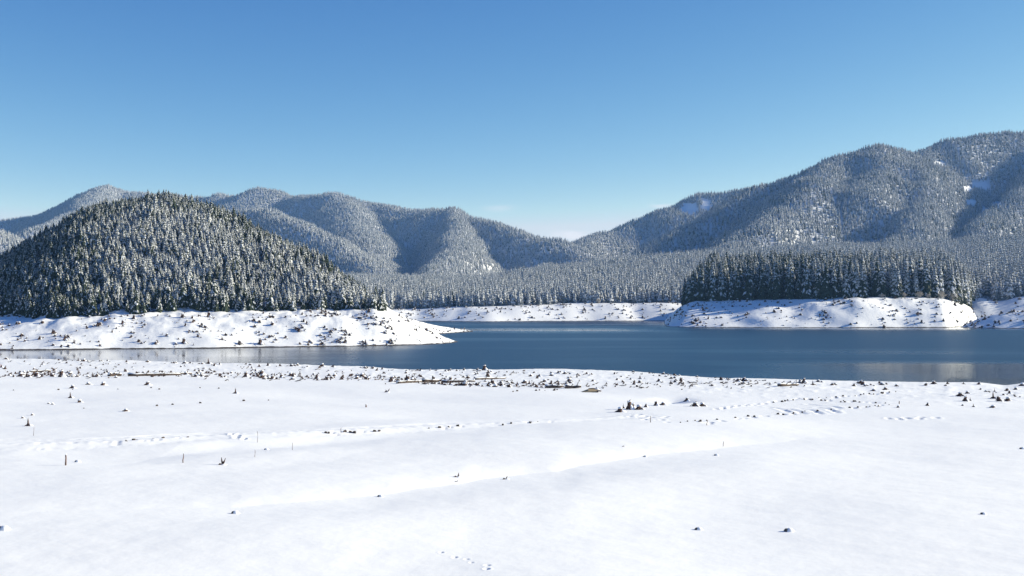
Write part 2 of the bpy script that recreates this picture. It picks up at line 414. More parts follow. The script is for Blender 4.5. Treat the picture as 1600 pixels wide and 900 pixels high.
# water: wind-ruffled lake with calmer lanes
def water_material():
    m, n, b = mat('lake_water')
    b.inputs['Base Color'].default_value = (0.004, 0.030, 0.065, 1)
    b.inputs['IOR'].default_value = 1.333
    g = n.nodes.new('ShaderNodeNewGeometry'); sx = n.nodes.new('ShaderNodeSeparateXYZ')
    n.links.new(g.outputs['Position'], sx.inputs[0])
    big = noise_node(n, 0.0045, 4, mapping=(0.55, 1.6, 1))
    # calm: sheltered strip on the left and near the right shore
    left = mrange(n, sx.outputs['X'], -95, -25, 1, 0)
    def mth(op, a, bb):
        q = n.nodes.new('ShaderNodeMath'); q.operation = op; q.use_clamp = True
        for i, v in enumerate((a, bb)):
            if isinstance(v, (int, float)): q.inputs[i].default_value = v
            else: n.links.new(v, q.inputs[i])
        return q.outputs[0]
    lefty = mth('MULTIPLY', left, mrange(n, sx.outputs['Y'], 520, 440, 0, 1))
    r1 = mth('MULTIPLY', mrange(n, sx.outputs['X'], 45, 105, 0, 1), mrange(n, sx.outputs['Y'], 345, 315, 0, 1))
    lane = mth('MULTIPLY', mrange(n, sx.outputs['Y'], 655, 700, 0, 1), mrange(n, sx.outputs['Y'], 800, 740, 0, 1))
    lane = mth('MULTIPLY', lane, mrange(n, sx.outputs['X'], 110, 60, 0, 0.8))
    rsh = mth('MULTIPLY', mrange(n, sx.outputs['Y'], 690, 745, 0, 0.6), mrange(n, sx.outputs['X'], 90, 140, 0, 1))
    calm = mth('MAXIMUM', mth('MAXIMUM', lefty, r1), mth('MAXIMUM', lane, rsh))
    wob = mrange(n, big.outputs['Fac'], 0.33, 0.67, -0.42, 0.42)
    q = n.nodes.new('ShaderNodeMath'); q.operation = 'ADD'; q.use_clamp = True
    n.links.new(calm, q.inputs[0]); n.links.new(wob, q.inputs[1]); calm = q.outputs[0]
    rg = mrange(n, calm, 0, 1, 0.36, 0.045)
    n.links.new(rg, b.inputs['Roughness'])
    rip = noise_node(n, 0.9, 5, mapping=(0.6, 1.2, 1))
    bp = n.nodes.new('ShaderNodeBump'); bp.inputs['Distance'].default_value = 0.25
    n.links.new(mrange(n, calm, 0, 1, 0.8, 0.03), bp.inputs['Strength'])
    n.links.new(rip.outputs['Fac'], bp.inputs['Height']); n.links.new(bp.outputs[0], b.inputs['Normal'])
    return m
M_water = water_material()

# ----------------------------------------------------------------- mesh helpers
def mesh_from(name, V, Fc, mats, midx=None, smooth_shade=True):
    me = bpy.data.meshes.new(name)
    V = np.asarray(V, np.float32)
    if isinstance(Fc, np.ndarray):
        n, k = Fc.shape
        me.vertices.add(len(V)); me.vertices.foreach_set('co', V.ravel())
        me.loops.add(n * k); me.loops.foreach_set('vertex_index', Fc.ravel().astype(np.int32))
        me.polygons.add(n); me.polygons.foreach_set('loop_start', (np.arange(n) * k).astype(np.int32))
        me.update(calc_edges=True)
    else:
        me.from_pydata([tuple(map(float, v)) for v in V], [], Fc)
    for m in mats: me.materials.append(m)
    if midx is not None: me.polygons.foreach_set('material_index', np.asarray(midx, np.int32))
    me.polygons.foreach_set('use_smooth', np.full(len(me.polygons), smooth_shade))
    me.update()
    return me
def add(name, me, parent=None, loc=(0, 0, 0)):
    o = bpy.data.objects.new(name, me); C.objects.link(o); o.location = loc
    if parent: o.parent = parent
    return o
def tag(o, label=None, cat=None, group=None, kind=None):
    if label: o['label'] = label
    if cat: o['category'] = cat
    if group: o['group'] = group
    if kind: o['kind'] = kind
    return o
def grid_faces(nr, nc):
    i = np.arange(nr * nc).reshape(nr, nc)
    return np.stack([i[:-1, :-1].ravel(), i[:-1, 1:].ravel(), i[1:, 1:].ravel(), i[1:, :-1].ravel()], 1)

# ----------------------------------------------------------------- large structure
# near snowfield, with footprints pressed in
def ground_point(u, v, fn=field, d0=48.0, d1=430.0):
    d = np.linspace(d0, d1, 900)
    x = (u - 800) / F * d
    ray = EYE - (v - HZ) / F * d
    hit = np.nonzero(ray <= fn(x, d))[0]
    k = hit[0] if len(hit) else -1
    return float(x[k]), float(d[k]), float(fn(x[k:k + 1] if k >= 0 else x[-1:], d[k:k + 1] if k >= 0 else d[-1:])[0])

nr1 = 600
vv = np.linspace(972, 548, nr1)
d_rows = (EYE - 1.6) * F / (vv - HZ)
d_rows = np.concatenate([np.linspace(-60, d_rows[0] - 0.6, 60), d_rows, np.linspace(d_rows[-1] + 2, d_rows[-1] + 40, 12)])
tt = np.concatenate([np.linspace(-1.75, -1.04, 60), np.linspace(-1.03, 1.03, 860), np.linspace(1.04, 1.75, 60)])
hw = np.maximum(np.maximum(d_rows, 30.0), 34.0)
X = tt[None, :] * hw[:, None] * (800 / F)
Y = np.repeat(d_rows[:, None], len(tt), 1)
Z = field(X, Y)
# foot tracks and tyre ruts
def track(pts, step, r, depth, zig=0.16, rim=0.35, jitter=0.12):
    w = [ground_point(u, v) for u, v in pts]
    out = []
    k = 0
    for (x0, y0, _), (x1, y1, _) in zip(w[:-1], w[1:]):
        L = math.hypot(x1 - x0, y1 - y0); n = max(1, int(L / step))
        for i in range(n):
            t = (i + random.uniform(-jitter, jitter)) / n; k += 1
            nx, ny = -(y1 - y0) / L, (x1 - x0) / L
            s = zig if k % 2 else -zig
            out.append((x0 + (x1 - x0) * t + nx * s, y0 + (y1 - y0) * t + ny * s, r * random.uniform(0.8, 1.25), depth * random.uniform(0.6, 1.2), rim))
    return out
dents = []
dents += track([(688, 866), (715, 872), (740, 879), (758, 886), (772, 896)], 0.75, 0.13, 0.09, 0.14, 0.2)
dents += track([(508, 678), (570, 676), (640, 672), (700, 669), (760, 665), (850, 660), (912, 655)], 2.9, 0.24, 0.18, 0.35, 0.05, 1.4)
dents += track([(1205, 629), (1250, 624), (1300, 622), (1345, 618), (1402, 613)], 1.7, 0.36, 0.28, 0.3, 0.1, 0.9)
dents += track([(1255, 624), (1300, 627), (1345, 628), (1385, 631)], 1.9, 0.36, 0.28, 0.3, 0.1, 0.9)
dents += track([(1000, 655), (1060, 660), (1110, 661), (1160, 654), (1200, 650), (1270, 644), (1330, 639), (1385, 633)], 1.9, 0.34, 0.28, 0.3, 0.1, 0.9)
dents += track([(1120, 640), (1160, 634), (1200, 630)], 1.6, 0.4, 0.3)
dents += track([(990, 648), (1010, 652), (1030, 651), (1050, 653)], 0.9, 0.34, 0.16, 0.8, 0.3, 0.9)
dents += track([(986, 650), (1020, 655), (1045, 656)], 1.0, 0.34, 0.16, 0.9, 0.3, 0.9)
dents += track([(180, 690), (240, 687), (300, 683)], 1.3, 0.26, 0.14, 1.0, 0.1, 1.4)
dents += track([(40, 698), (130, 697), (220, 688), (290, 685)], 1.7, 0.30, 0.10, 1.4, 0.1, 1.4)
dents += track([(352, 678), (372, 684), (388, 689)], 1.1, 0.30, 0.25)
dents += track([(1390, 655), (1420, 655), (1470, 652)], 1.3, 0.45, 0.30, 0.5)
rowd = d_rows
for (cx, cy, r, dp, rim) in dents:
    a = np.searchsorted(rowd, cy - 4 * r - 0.3); b = np.searchsorted(rowd, cy + 4 * r + 0.3)
    xs = X[a:b]; dd = np.hypot(xs - cx, (Y[a:b] - cy) * 0.8) / r
    Z[a:b] += -dp * np.exp(-dd ** 2) + dp * rim * np.exp(-((dd - 1.6) / 0.6) ** 2)
# tyre ruts: curved grooves and the road berm
def rut(pts, w, dp):
    global Z
    pw = [ground_point(u, v) for u, v in pts]
    P = np.array([(p[0], p[1]) for p in pw])
    a = np.searchsorted(rowd, P[:, 1].min() - 5); b = np.searchsorted(rowd, P[:, 1].max() + 5)
    xs = X[a:b]; ys = Y[a:b]; best = np.full(xs.shape, 1e9)
    for p, q in zip(P[:-1], P[1:]):
        dx, dy = q - p
        t = np.clip(((xs - p[0]) * dx + (ys - p[1]) * dy) / (dx * dx + dy * dy), 0, 1)
        best = np.minimum(best, np.hypot(xs - p[0] - t * dx, ys - p[1] - t * dy))
    lump = 1 + 0.5 * fbm(xs / 1.3, ys / 1.3, 2)
    Z[a:b] += lump * (-dp * np.exp(-(best / w) ** 2) + 0.5 * dp * np.exp(-((best - 1.9 * w) / (0.8 * w)) ** 2))
for du, dv_ in ((0, 0), (26, 3), (52, 3), (78, 1)):
    rut([(1198 + du, 636 + dv_), (1212 + du, 637.5 + dv_), (1224 + du, 641 + dv_), (1230 + du, 644 + dv_)], 0.45, 0.11)
rut([(1262, 632), (1280, 634), (1300, 635), (1312, 638)], 0.45, 0.11)
rut([(0, 696), (110, 694), (220, 689), (320, 682), (500, 675), (700, 666), (900, 656), (985, 650)], 1.4, -0.12)
rut([(0, 688), (110, 687), (200, 683), (320, 677), (500, 671), (700, 662)], 0.7, 0.08)
V = np.stack([X, Y, Z], -1).reshape(-1, 3)
snowfield = add('snowfield', mesh_from('snowfield', V, grid_faces(len(d_rows), len(tt)), [M_field]))
tag(snowfield, 'wide white snow-covered drawdown flat sloping gently to the lake', kind='structure')

def field_z(x, y):
    """height of the finished snowfield mesh"""
    return float(field(np.array([x]), np.array([y]))[0])

def terrain(name, fn, u0, u1, nu, d0, d1, nd, m, forest_fn, label, power=1.0):
    uu = np.linspace(u0, u1, nu); dd = d0 + (d1 - d0) * np.linspace(0, 1, nd) ** power
    Yg = np.repeat(dd[:, None], nu, 1); Xg = (uu[None, :] - 800) / F * Yg
    Zg = fn(Xg, Yg)
    V = np.stack([Xg, Yg, np.maximum(Zg, -12)], -1).reshape(-1, 3)
    me = mesh_from(name, V, grid_faces(nd, nu), [m])
    at = me.attributes.new('forest', 'FLOAT', 'POINT')
    at.data.foreach_set('value', forest_fn(Xg, Yg, Zg).astype(np.float32).ravel())
    o = add(name, me)
    tag(o, label, kind='structure')
    return o

LH_tree_edge = lambda x, y: lh_parts(U(x, y))[1]
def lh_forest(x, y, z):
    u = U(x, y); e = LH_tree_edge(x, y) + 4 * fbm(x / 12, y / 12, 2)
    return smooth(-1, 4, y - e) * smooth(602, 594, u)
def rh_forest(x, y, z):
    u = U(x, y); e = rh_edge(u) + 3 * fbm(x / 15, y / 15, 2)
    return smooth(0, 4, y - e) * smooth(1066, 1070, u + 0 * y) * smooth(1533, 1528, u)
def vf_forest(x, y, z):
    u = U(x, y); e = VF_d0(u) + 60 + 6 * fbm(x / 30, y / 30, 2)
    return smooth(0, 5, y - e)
CLEAR = [(1078, 326, 15, 9), (1104, 320, 8, 10), (1531, 290, 13, 8), (1515, 296, 9, 5), (1470, 256, 9, 5), (1518, 318, 10, 6), (1558, 320, 9, 5), (1540, 330, 7, 5)]
def clearing(x, y, z):
    u = U(x, y); v = HZ - (z - EYE) / np.maximum(y, 1) * F
    k = np.zeros(np.shape(x))
    for (cu, cv, ru, rv) in CLEAR:
        k = np.maximum(k, smooth(1.25, 0.75, np.hypot((u - cu) / ru, (v - cv) / rv) + 0.35 * fbm(x / 18, y / 18, 2)))
    return k
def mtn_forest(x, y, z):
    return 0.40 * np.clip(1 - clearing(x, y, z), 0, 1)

terrain('headland_left', left_headland, -560, 760, 560, 395, 900, 230, M_bank, lh_forest, 'snowy hill headland with a steep bank on the left of the lake', 1.6)
terrain('spit', spit, 560, 780, 160, 590, 790, 60, M_bank, lambda x, y, z: 0 * x, 'low snowy spit reaching into the lake beyond the left headland')
terrain('valley_floor', valley, -600, 2150, 800, 780, 1950, 190, M_bank, vf_forest, 'far snowy lake bank and forested valley floor', 1.3)
terrain('headland_right', right_headland, 985, 1590, 360, 750, 1100, 150, M_bank, rh_forest, 'snowy headland bank on the right of the lake', 1.4)
terrain('point_right', right_point, 1440, 2150, 260, 745, 960, 70, M_bank, lambda x, y, z: 0 * x, 'low snowy point in front of the inlet at the right edge')
terrain('mountains_left', left_mtn, -700, 1000, 420, 1600, 4300, 240, M_mtn, mtn_forest, 'snowy forested mountain range behind the left headland')
terrain('mountains_right', right_mtn, 780, 2200, 400, 1600, 3500, 220, M_mtn, mtn_forest, 'snowy forested mountain rising at the right of the lake')

# lake and its bed
lake = add('lake', mesh_from('lake', [(-5200, 120, 0), (5200, 120, 0), (5200, 4600, 0), (-5200, 4600, 0)], [(0, 1, 2, 3)], [M_water]))
tag(lake, 'dark blue reservoir water ruffled by light wind', kind='structure')
gnd = add('ground', mesh_from('ground', [(-9000, -800, -13), (9000, -800, -13), (9000, 9000, -13), (-9000, 9000, -13)], [(0, 1, 2, 3)], [M_rock]))
tag(gnd, 'lake bed under the water', kind='structure')

# ----------------------------------------------------------------- conifers
def build_conifer(seed, whorls, per, radius, snow_level, core=True, simple_frond=False):
    big = 1.2 if simple_frond else 1.0
    """unit-height snowy conifer; returns (trunk V,F), (crown V,F), (snow V,F)"""
    r = random.Random(seed)
    cv, cf, sv, sf, tv, tf = [], [], [], [], [], []
    n = 6; hs = [0, 0.04, 0.5, 0.97]; rs = [0.020, 0.014, 0.009, 0.002]
    lean = (r.uniform(-.012, .012), r.uniform(-.012, .012))
    for h, q in zip(hs, rs):
        for k in range(n):
            a = 2 * math.pi * k / n
            tv.append((q * math.cos(a) + lean[0] * h, q * math.sin(a) + lean[1] * h, h))
    for j in range(len(hs) - 1):
        for k in range(n):
            tf.append((j * n + k, j * n + (k + 1) % n, (j + 1) * n + (k + 1) % n, (j + 1) * n + k))
    h0 = 0.06
    if core:      # shaded inner foliage mass
        m = 7; b0 = len(cv)
        for (h, q) in ((0.07, 0.34), (0.25, 0.40), (0.6, 0.24), (0.95, 0.02)):
            for k in range(m):
                a = 2 * math.pi * k / m; w = q * radius * r.uniform(0.8, 1.2)
                cv.append((w * math.cos(a), w * math.sin(a), h))
        for j in range(3):
            for k in range(m):
                cf.append((b0 + j * m + k, b0 + j * m + (k + 1) % m, b0 + (j + 1) * m + (k + 1) % m, b0 + (j + 1) * m + k))
    for w in range(whorls):
        t = min(0.995, max(0.0, (w + r.uniform(-.3, .3)) / (whorls - 1)))
        h = h0 + (0.985 - h0) * t
        prof = (1 - t) ** 0.78 * (0.80 + 0.20 * min(1, t / 0.12))
        L0 = radius * prof + 0.014
        k0 = r.uniform(0, 6.28); cnt = max(4, int(per * (0.55 + 0.45 * (1 - t))))
        for k in range(cnt):
            a = k0 + 2 * math.pi * (k + r.uniform(-.3, .3)) / cnt
            L = L0 * r.uniform(0.66, 1.16); up = 0.10 * L
            drop = L * r.uniform(0.75, 1.35) * (0.8 + 0.3 * t)
            wd = L * r.uniform(0.26, 0.40) + 0.006
            ca, sa = math.cos(a), math.sin(a)
            def pt(f, s, z): return (ca * f * L - sa * s * wd + lean[0] * h, sa * f * L + ca * s * wd + lean[1] * h, h + z)
            b = len(cv)
            zm = -drop * 0.34
            cv += [pt(0.10, 0, up), pt(0.60, 1, zm - wd * .5), pt(0.60, -1, zm - wd * .5), pt(0.74, 0, zm + up * .3), pt(1, 0, -drop)]
            cf += [(b, b + 3, b + 1), (b, b + 2, b + 3), (b + 3, b + 4, b + 1), (b + 3, b + 2, b + 4)]
            if not simple_frond:      # hanging twigs below the frond
                b = len(cv)
                cv += [pt(0.25, 0, zm * .3), pt(0.95, 0.25, -drop * .9), pt(0.6, -0.2, zm - L * 0.5)]
                cf += [(b, b + 1, b + 2)]
            if r.random() < snow_level * (0.17 + 1.05 * t ** 0.75):  # fewer clumps low down: shade of the lower crown put into the snow cover
                s1 = big * r.uniform(0.60, 1.05) * (0.7 + 0.35 * snow_level); e = r.uniform(0.78, 1.0); th = 0.0045 + 0.05 * L
                b = len(sv); f0 = r.uniform(0.12, 0.4); sk = r.uniform(-.25, .25)
                ze = zm + (-drop - zm) * (e - 0.74) / 0.26
                sv += [pt(f0, 0, up * (1 - f0) + zm * f0 * .5 + th), pt(0.62 + th, s1 + sk, zm - wd * .46 * s1 + th * .8), pt(0.62 + th, -s1 + sk, zm - wd * .46 * s1 + th * .8), pt(0.77, sk * .5, zm + up * .3 + th * 1.6), pt(e + 0.05, 0, ze + th * .5)]
                sf += [(b, b + 3, b + 1), (b, b + 2, b + 3), (b + 3, b + 4, b + 1), (b + 3, b + 2, b + 4)]
    # leader tip
    b = len(cv); cv += [(0.006, 0, 0.95), (-0.004, 0.005, 0.95), (-0.003, -0.006, 0.95), (lean[0], lean[1], 1.0)]
    cf += [(b, b + 1, b + 3), (b + 1, b + 2, b + 3), (b + 2, b, b + 3)]
    return (tv, tf), (cv, cf), (sv, sf)
def conifer_joined(name, parts, needles=None):
    V, Fc, mi, off = [], [], [], 0
    for i, (v, f) in enumerate(parts):
        V += v; Fc += [tuple(k + off for k in q) for q in f]; mi += [i] * len(f); off += len(v)
    return mesh_from(name, V, Fc, [M_bark, needles or M_needle, M_treesnow], mi, False)
LEVELS = (0.42, 0.85, 1.25)
def proto_collection(prefix, whorls, per, radius, simple_frond, shapes=3):
    col = bpy.data.collections.new(prefix + '_kinds')
    parts = []
    for li, lv in enumerate(LEVELS):
        for s in range(shapes):
            p = build_conifer(100 * s + li, whorls + s, per, radius * (0.9 + 0.12 * s), lv, True, simple_frond)
            parts.append(p)
            o = bpy.data.objects.new('%s_kind_%02d' % (prefix, li * shapes + s), conifer_joined(prefix, p, M_frost if simple_frond and li == 2 else None))
            col.objects.link(o)
    return col, parts
COL_short, P_short = proto_collection('short_conifer', 15, 11, 0.26, False)
COL_tall, P_tall = proto_collection('tall_conifer', 26, 10, 0.150, False)
COL_far, P_far = proto_collection('far_conifer', 10, 7, 0.20, True)

def scatter_group(name, col):
    ng = bpy.data.node_groups.new(name, 'GeometryNodeTree')
    ng.interface.new_socket('Geometry', in_out='INPUT', socket_type='NodeSocketGeometry')
    ng.interface.new_socket('Geometry', in_out='OUTPUT', socket_type='NodeSocketGeometry')
    N = ng.nodes; Lk = ng.links
    gi = N.new('NodeGroupInput'); go = N.new('NodeGroupOutput')
    ci = N.new('GeometryNodeCollectionInfo'); ci.inputs['Collection'].default_value = col
    ci.inputs['Separate Children'].default_value = True; ci.inputs['Reset Children'].default_value = True
    ip = N.new('GeometryNodeInstanceOnPoints'); ip.inputs['Pick Instance'].default_value = True
    def attr(nm, ty):
        a = N.new('GeometryNodeInputNamedAttribute'); a.data_type = ty; a.inputs['Name'].default_value = nm
        return a.outputs['Attribute']
    m2p = N.new('GeometryNodeMeshToPoints')
    Lk.new(gi.outputs[0], m2p.inputs['Mesh']); Lk.new(m2p.outputs[0], ip.inputs['Points'])
    Lk.new(ci.outputs[0], ip.inputs['Instance'])
    Lk.new(attr('kind_index', 'INT'), ip.inputs['Instance Index'])
    Lk.new(attr('turn', 'FLOAT_VECTOR'), ip.inputs['Rotation'])
    Lk.new(attr('size', 'FLOAT_VECTOR'), ip.inputs['Scale'])
    Lk.new(ip.outputs[0], go.inputs[0])
    return ng
NG = {'short': scatter_group('short_forest', COL_short), 'tall': scatter_group('tall_forest', COL_tall), 'far': scatter_group('far_forest', COL_far)}

def jitter_points(fn, region, u0, u1, d0, d1, s):
    xmax = max(abs(u0 - 800), abs(u1 - 800)) / F * d1
    R = math.hypot(xmax, (d1 - d0) / 2) + s; ym_ = (d0 + d1) / 2; an = math.radians(27)
    gx, gy = np.meshgrid(np.arange(-R, R, s), np.arange(-R, R, s * 0.92))
    gx = (gx + rng.uniform(-.55, .55, gx.shape) * s).ravel(); gy = (gy + rng.uniform(-.55, .55, gy.shape) * s).ravel()
    x = gx * math.cos(an) - gy * math.sin(an); y = ym_ + gx * math.sin(an) + gy * math.cos(an)
    k = (y > d0) & (y < d1) & (np.abs(x) < xmax); x, y = x[k], y[k]
    u = U(x, y); k = (u > u0) & (u < u1); x, y = x[k], y[k]
    z = fn(x, y)
    keep = rng.random(len(x)) < region(x, y, z)
    return x[keep], y[keep], z[keep]

# line-of-sight screen: highest terrain elevation angle in front of each (u, d)
_us = np.linspace(-420, 2020, 500)
_ds = np.concatenate([np.linspace(400, 1700, 220), np.linspace(1710, 4300, 320)])
_dy = np.repeat(_ds[:, None], 500, 1); _dx = (_us[None] - 800) / F * _dy
def allh(x, y):
    return np.maximum.reduce([left_headland(x, y), right_headland(x, y), valley(x, y), np.where(y > 1600, left_mtn(x, y), -20), np.where(y > 1600, right_mtn(x, y), -20)])
_ang = np.maximum.accumulate((allh(_dx, _dy) - EYE) / _dy, 0)
def seen(x, y, z, h, margin):
    u = np.clip(U(x, y), -419, 2019); iu = np.clip(((u + 420) / 2440 * 499).astype(int), 0, 499)
    idx = np.clip(np.searchsorted(_ds, y - 25) - 1, 0, len(_ds) - 1)
    return (z + h + margin - EYE) / y > _ang[idx, iu]

def forest_obj(name, kind, x, y, z, h, lvl, label, wide=1.0):
    me = bpy.data.meshes.new(name)
    me.vertices.add(len(x)); me.vertices.foreach_set('co', np.stack([x, y, z - 0.3], 1).astype(np.float32).ravel())
    a = me.attributes.new('kind_index', 'INT', 'POINT'); a.data.foreach_set('value', (lvl * 3 + rng.integers(0, 3, len(x))).astype(np.int32))
    a = me.attributes.new('turn', 'FLOAT_VECTOR', 'POINT')
    a.data.foreach_set('vector', np.stack([rng.normal(0, .02, len(x)), rng.normal(0, .02, len(x)), rng.uniform(0, 6.28, len(x))], 1).astype(np.float32).ravel())
    w = h * rng.uniform(0.85, 1.15, len(x)) * wide
    a = me.attributes.new('size', 'FLOAT_VECTOR', 'POINT'); a.data.foreach_set('vector', np.stack([w, w, h], 1).astype(np.float32).ravel())
    o = add(name, me)
    md = o.modifiers.new('trees', 'NODES'); md.node_group = NG[kind]
    tag(o, label, 'forest', kind='stuff')
    return o

# tree positions --------------------------------------------------
def lh_region(x, y, z):
    u = U(x, y); d0, dt, zt, dc, zc = lh_parts(u)
    e = dt + 4 * fbm(x / 12, y / 12, 2)
    return ((y > e) & (u < 600) & (y < dc + 70) & (z > 6)) * 0.97
xl, yl, zl = jitter_points(left_headland, lh_region, -420, 604, 430, 760, 2.9)
hl = rng.uniform(5.0, 8.6, len(xl)) * (1 + 0.22 * fbm(xl / 24, yl / 24, 2)) * np.where(rng.random(len(xl)) < .12, 1.25, 1.0)
tl = (yl - LH_tree_edge(xl, yl)) / (LH_dc(U(xl, yl)) - LH_tree_edge(xl, yl))
nl = fbm(xl / 35, yl / 35, 3) * 0.35 + rng.normal(0, .25, len(xl))
bl = nl - 0.75 * smooth(0.5, 0.9, tl) - 0.55 * smooth(0.12, 0.0, tl) - 0.8 * smooth(220, 60, U(xl, yl))  # front row and left flank get less snow, standing in for shade
lvl_l = (bl > -0.45).astype(int) + (bl > 0.02)

def rh_region(x, y, z):
    u = U(x, y); e = rh_edge(u) + 1 + 3 * fbm(x / 15, y / 15, 2)
    left = 1068 + np.clip((e + 60 - y), 0, 60) * 0.05 + np.clip(y - e - 40, 0, 200) * 0.12
    right = 1532 - np.clip(y - e, 0, 150) * 0.05
    return ((y > e) & (u > left) & (u < right) & (y < e + 170) & (z > 8)) * 0.97
xr, yr, zr = jitter_points(right_headland, rh_region, 1060, 1545, 800, 1060, 6.4)
hr = rng.uniform(23, 33, len(xr)) * (0.72 + 0.28 * smooth(1066, 1105, U(xr, yr)))
nr_ = rng.normal(0, .3, len(xr)) + 0.3 * fbm(xr / 40, yr / 40, 2) - 0.5 + 0.85 * smooth(1220, 1440, U(xr, yr))  # snow thins towards the left end, imitating the shade on those trees
lvl_r = (nr_ > -0.35).astype(int) + (nr_ > 0.25)

def vf_region(x, y, z):
    rhz = right_headland(x, y); u = U(x, y)
    e = VF_d0(u) + 61 + 6 * fbm(x / 30, y / 30, 2)
    inlet = (u > 1532) & (u < 1556) & (y < e + 25)
    return ((y > e) & (rhz < z - 1) & (left_headland(x, y) < z) & (~inlet) & (z > 6)) * 0.95
xv, yv, zv = jitter_points(valley, vf_region, -420, 2020, 880, 1900, 6.3)
hv = rng.uniform(12, 20, len(xv)) + 5 * smooth(1500, 1560, U(xv, yv))
k = seen(xv, yv, zv, hv, 30); xv, yv, zv, hv = xv[k], yv[k], zv[k], hv[k]
nv = rng.normal(0, .35, len(xv)); lvl_v = 1 + (nv > -0.7).astype(int)
lvl_v = np.where(nv < -1.0, 0, lvl_v)

def mt(fn, other, u0, u1, d0, d1, s):
    def reg(x, y, z):
        return ((z > valley(x, y) - 3) & (z > other(x, y) - 2)) * (1 - clearing(x, y, z)) * 0.96
    x, y, z = jitter_points(fn, reg, u0, u1, d0, d1, s)
    h = rng.uniform(8.0, 14.0, len(x)) * (1 + 0.15 * fbm(x / 80, y / 80, 2))
    k = seen(x, y, z, h, 25)
    return x[k], y[k], z[k], h[k]
xm, ym, zm, hm = mt(left_mtn, right_mtn, -420, 960, 1640, 4150, 7.7)
xq, yq, zq, hq = mt(right_mtn, left_mtn, 800, 2020, 1640, 3400, 6.9)
def mlevel(x, y, z, bias):
    n = rng.normal(0, .3, len(x)) + 0.35 * fbm(x / 120, y / 120, 3) + bias
    return (n > -0.35).astype(int) + (n > 0.15)
lvl_m = mlevel(xm, ym, zm, 0.75 + 0.5 * smooth(180, 340, zm)); lvl_q = mlevel(xq, yq, zq, 0.5)

# individual conifers: the front rows of both headlands -----------------
def share(parts, nm, kind):
    out = []
    for i, (t, c, s) in enumerate(parts):
        out.append((mesh_from(nm + '_trunk', *t, [M_bark]), mesh_from(nm + '_crown', *c, [M_needle], None, False), mesh_from(nm + '_snow', *s, [M_treesnow], None, False)))
    return out
def ordinal(n):
    return '%d%s' % (n, 'th' if 10 <= n % 100 <= 20 else {1: 'st', 2: 'nd', 3: 'rd'}.get(n % 10, 'th'))
def plant(meshes, x, y, z, h, lvl, label, group):
    e = bpy.data.objects.new('conifer', None); C.objects.link(e)
    e.location = (x, y, z - 0.3); e.rotation_euler = (0, 0, random.uniform(0, 6.28))
    w = h * random.uniform(0.9, 1.12); e.scale = (w, w, h)
    e.empty_display_size = 0.2
    tag(e, label, 'tree', group)
    t, c, s = meshes[int(lvl) * 3 + random.randrange(3)]
    add('trunk', t, e); tag(add('crown', c, e), kind='stuff'); tag(add('snow_clumps', s, e), kind='stuff')
def front_rows(x, y, edge, vis, n):
    s = (y - edge) + np.where(vis, 0, 1e6)
    return np.argsort(s)[:n]
def in_frame(x, y, a=2, b=1598):
    u = U(x, y); return (u > a) & (u < b)
S_short = share(P_short, 'short_conifer', 'short'); S_tall = share(P_tall, 'tall_conifer', 'tall')
def individuals(x, y, z, h, lvl, edge, meshes, n, where, group):
    idx = front_rows(x, y, edge, in_frame(x, y), n)
    order = idx[np.argsort(U(x[idx], y[idx]))]
    for k, i in enumerate(order):
        look = ('lightly snowed', 'snow-dusted', 'thickly snowed')[int(lvl[i])]
        plant(meshes, x[i], y[i], z[i], h[i], lvl[i], '%s conifer, %s from left along the front of %s' % (look, ordinal(k + 1), where), group)
    rest = np.ones(len(x), bool); rest[idx] = False
    return rest
rl = individuals(xl, yl, zl, hl, lvl_l, LH_tree_edge(xl, yl), S_short, 165, 'the left hill forest', 'conifers along the front of the left headland')
rr = individuals(xr, yr, zr, hr, lvl_r, rh_edge(U(xr, yr)) + 1, S_tall, 135, 'the right headland forest', 'conifers along the front of the right headland')
forest_obj('forest_hill', 'short', xl[rl], yl[rl], zl[rl], hl[rl], lvl_l[rl], 'snow-dusted conifer forest covering the rounded hill at left')
forest_obj('forest_headland', 'tall', xr[rr], yr[rr], zr[rr], hr[rr], lvl_r[rr], 'tall snowy conifer forest on the right headland behind its front rows')
forest_obj('forest_valley', 'far', xv, yv, zv, hv, lvl_v, 'pale snowy conifer forest on the valley floor beyond the lake', 1.0)
forest_obj('forest_mountain_left', 'far', xm, ym, zm, hm, lvl_m, 'distant snowy forest covering the left mountain range', 1.15)
forest_obj('forest_mountain_right', 'far', xq, yq, zq, hq, lvl_q, 'distant snowy forest covering the right mountain', 1.1)

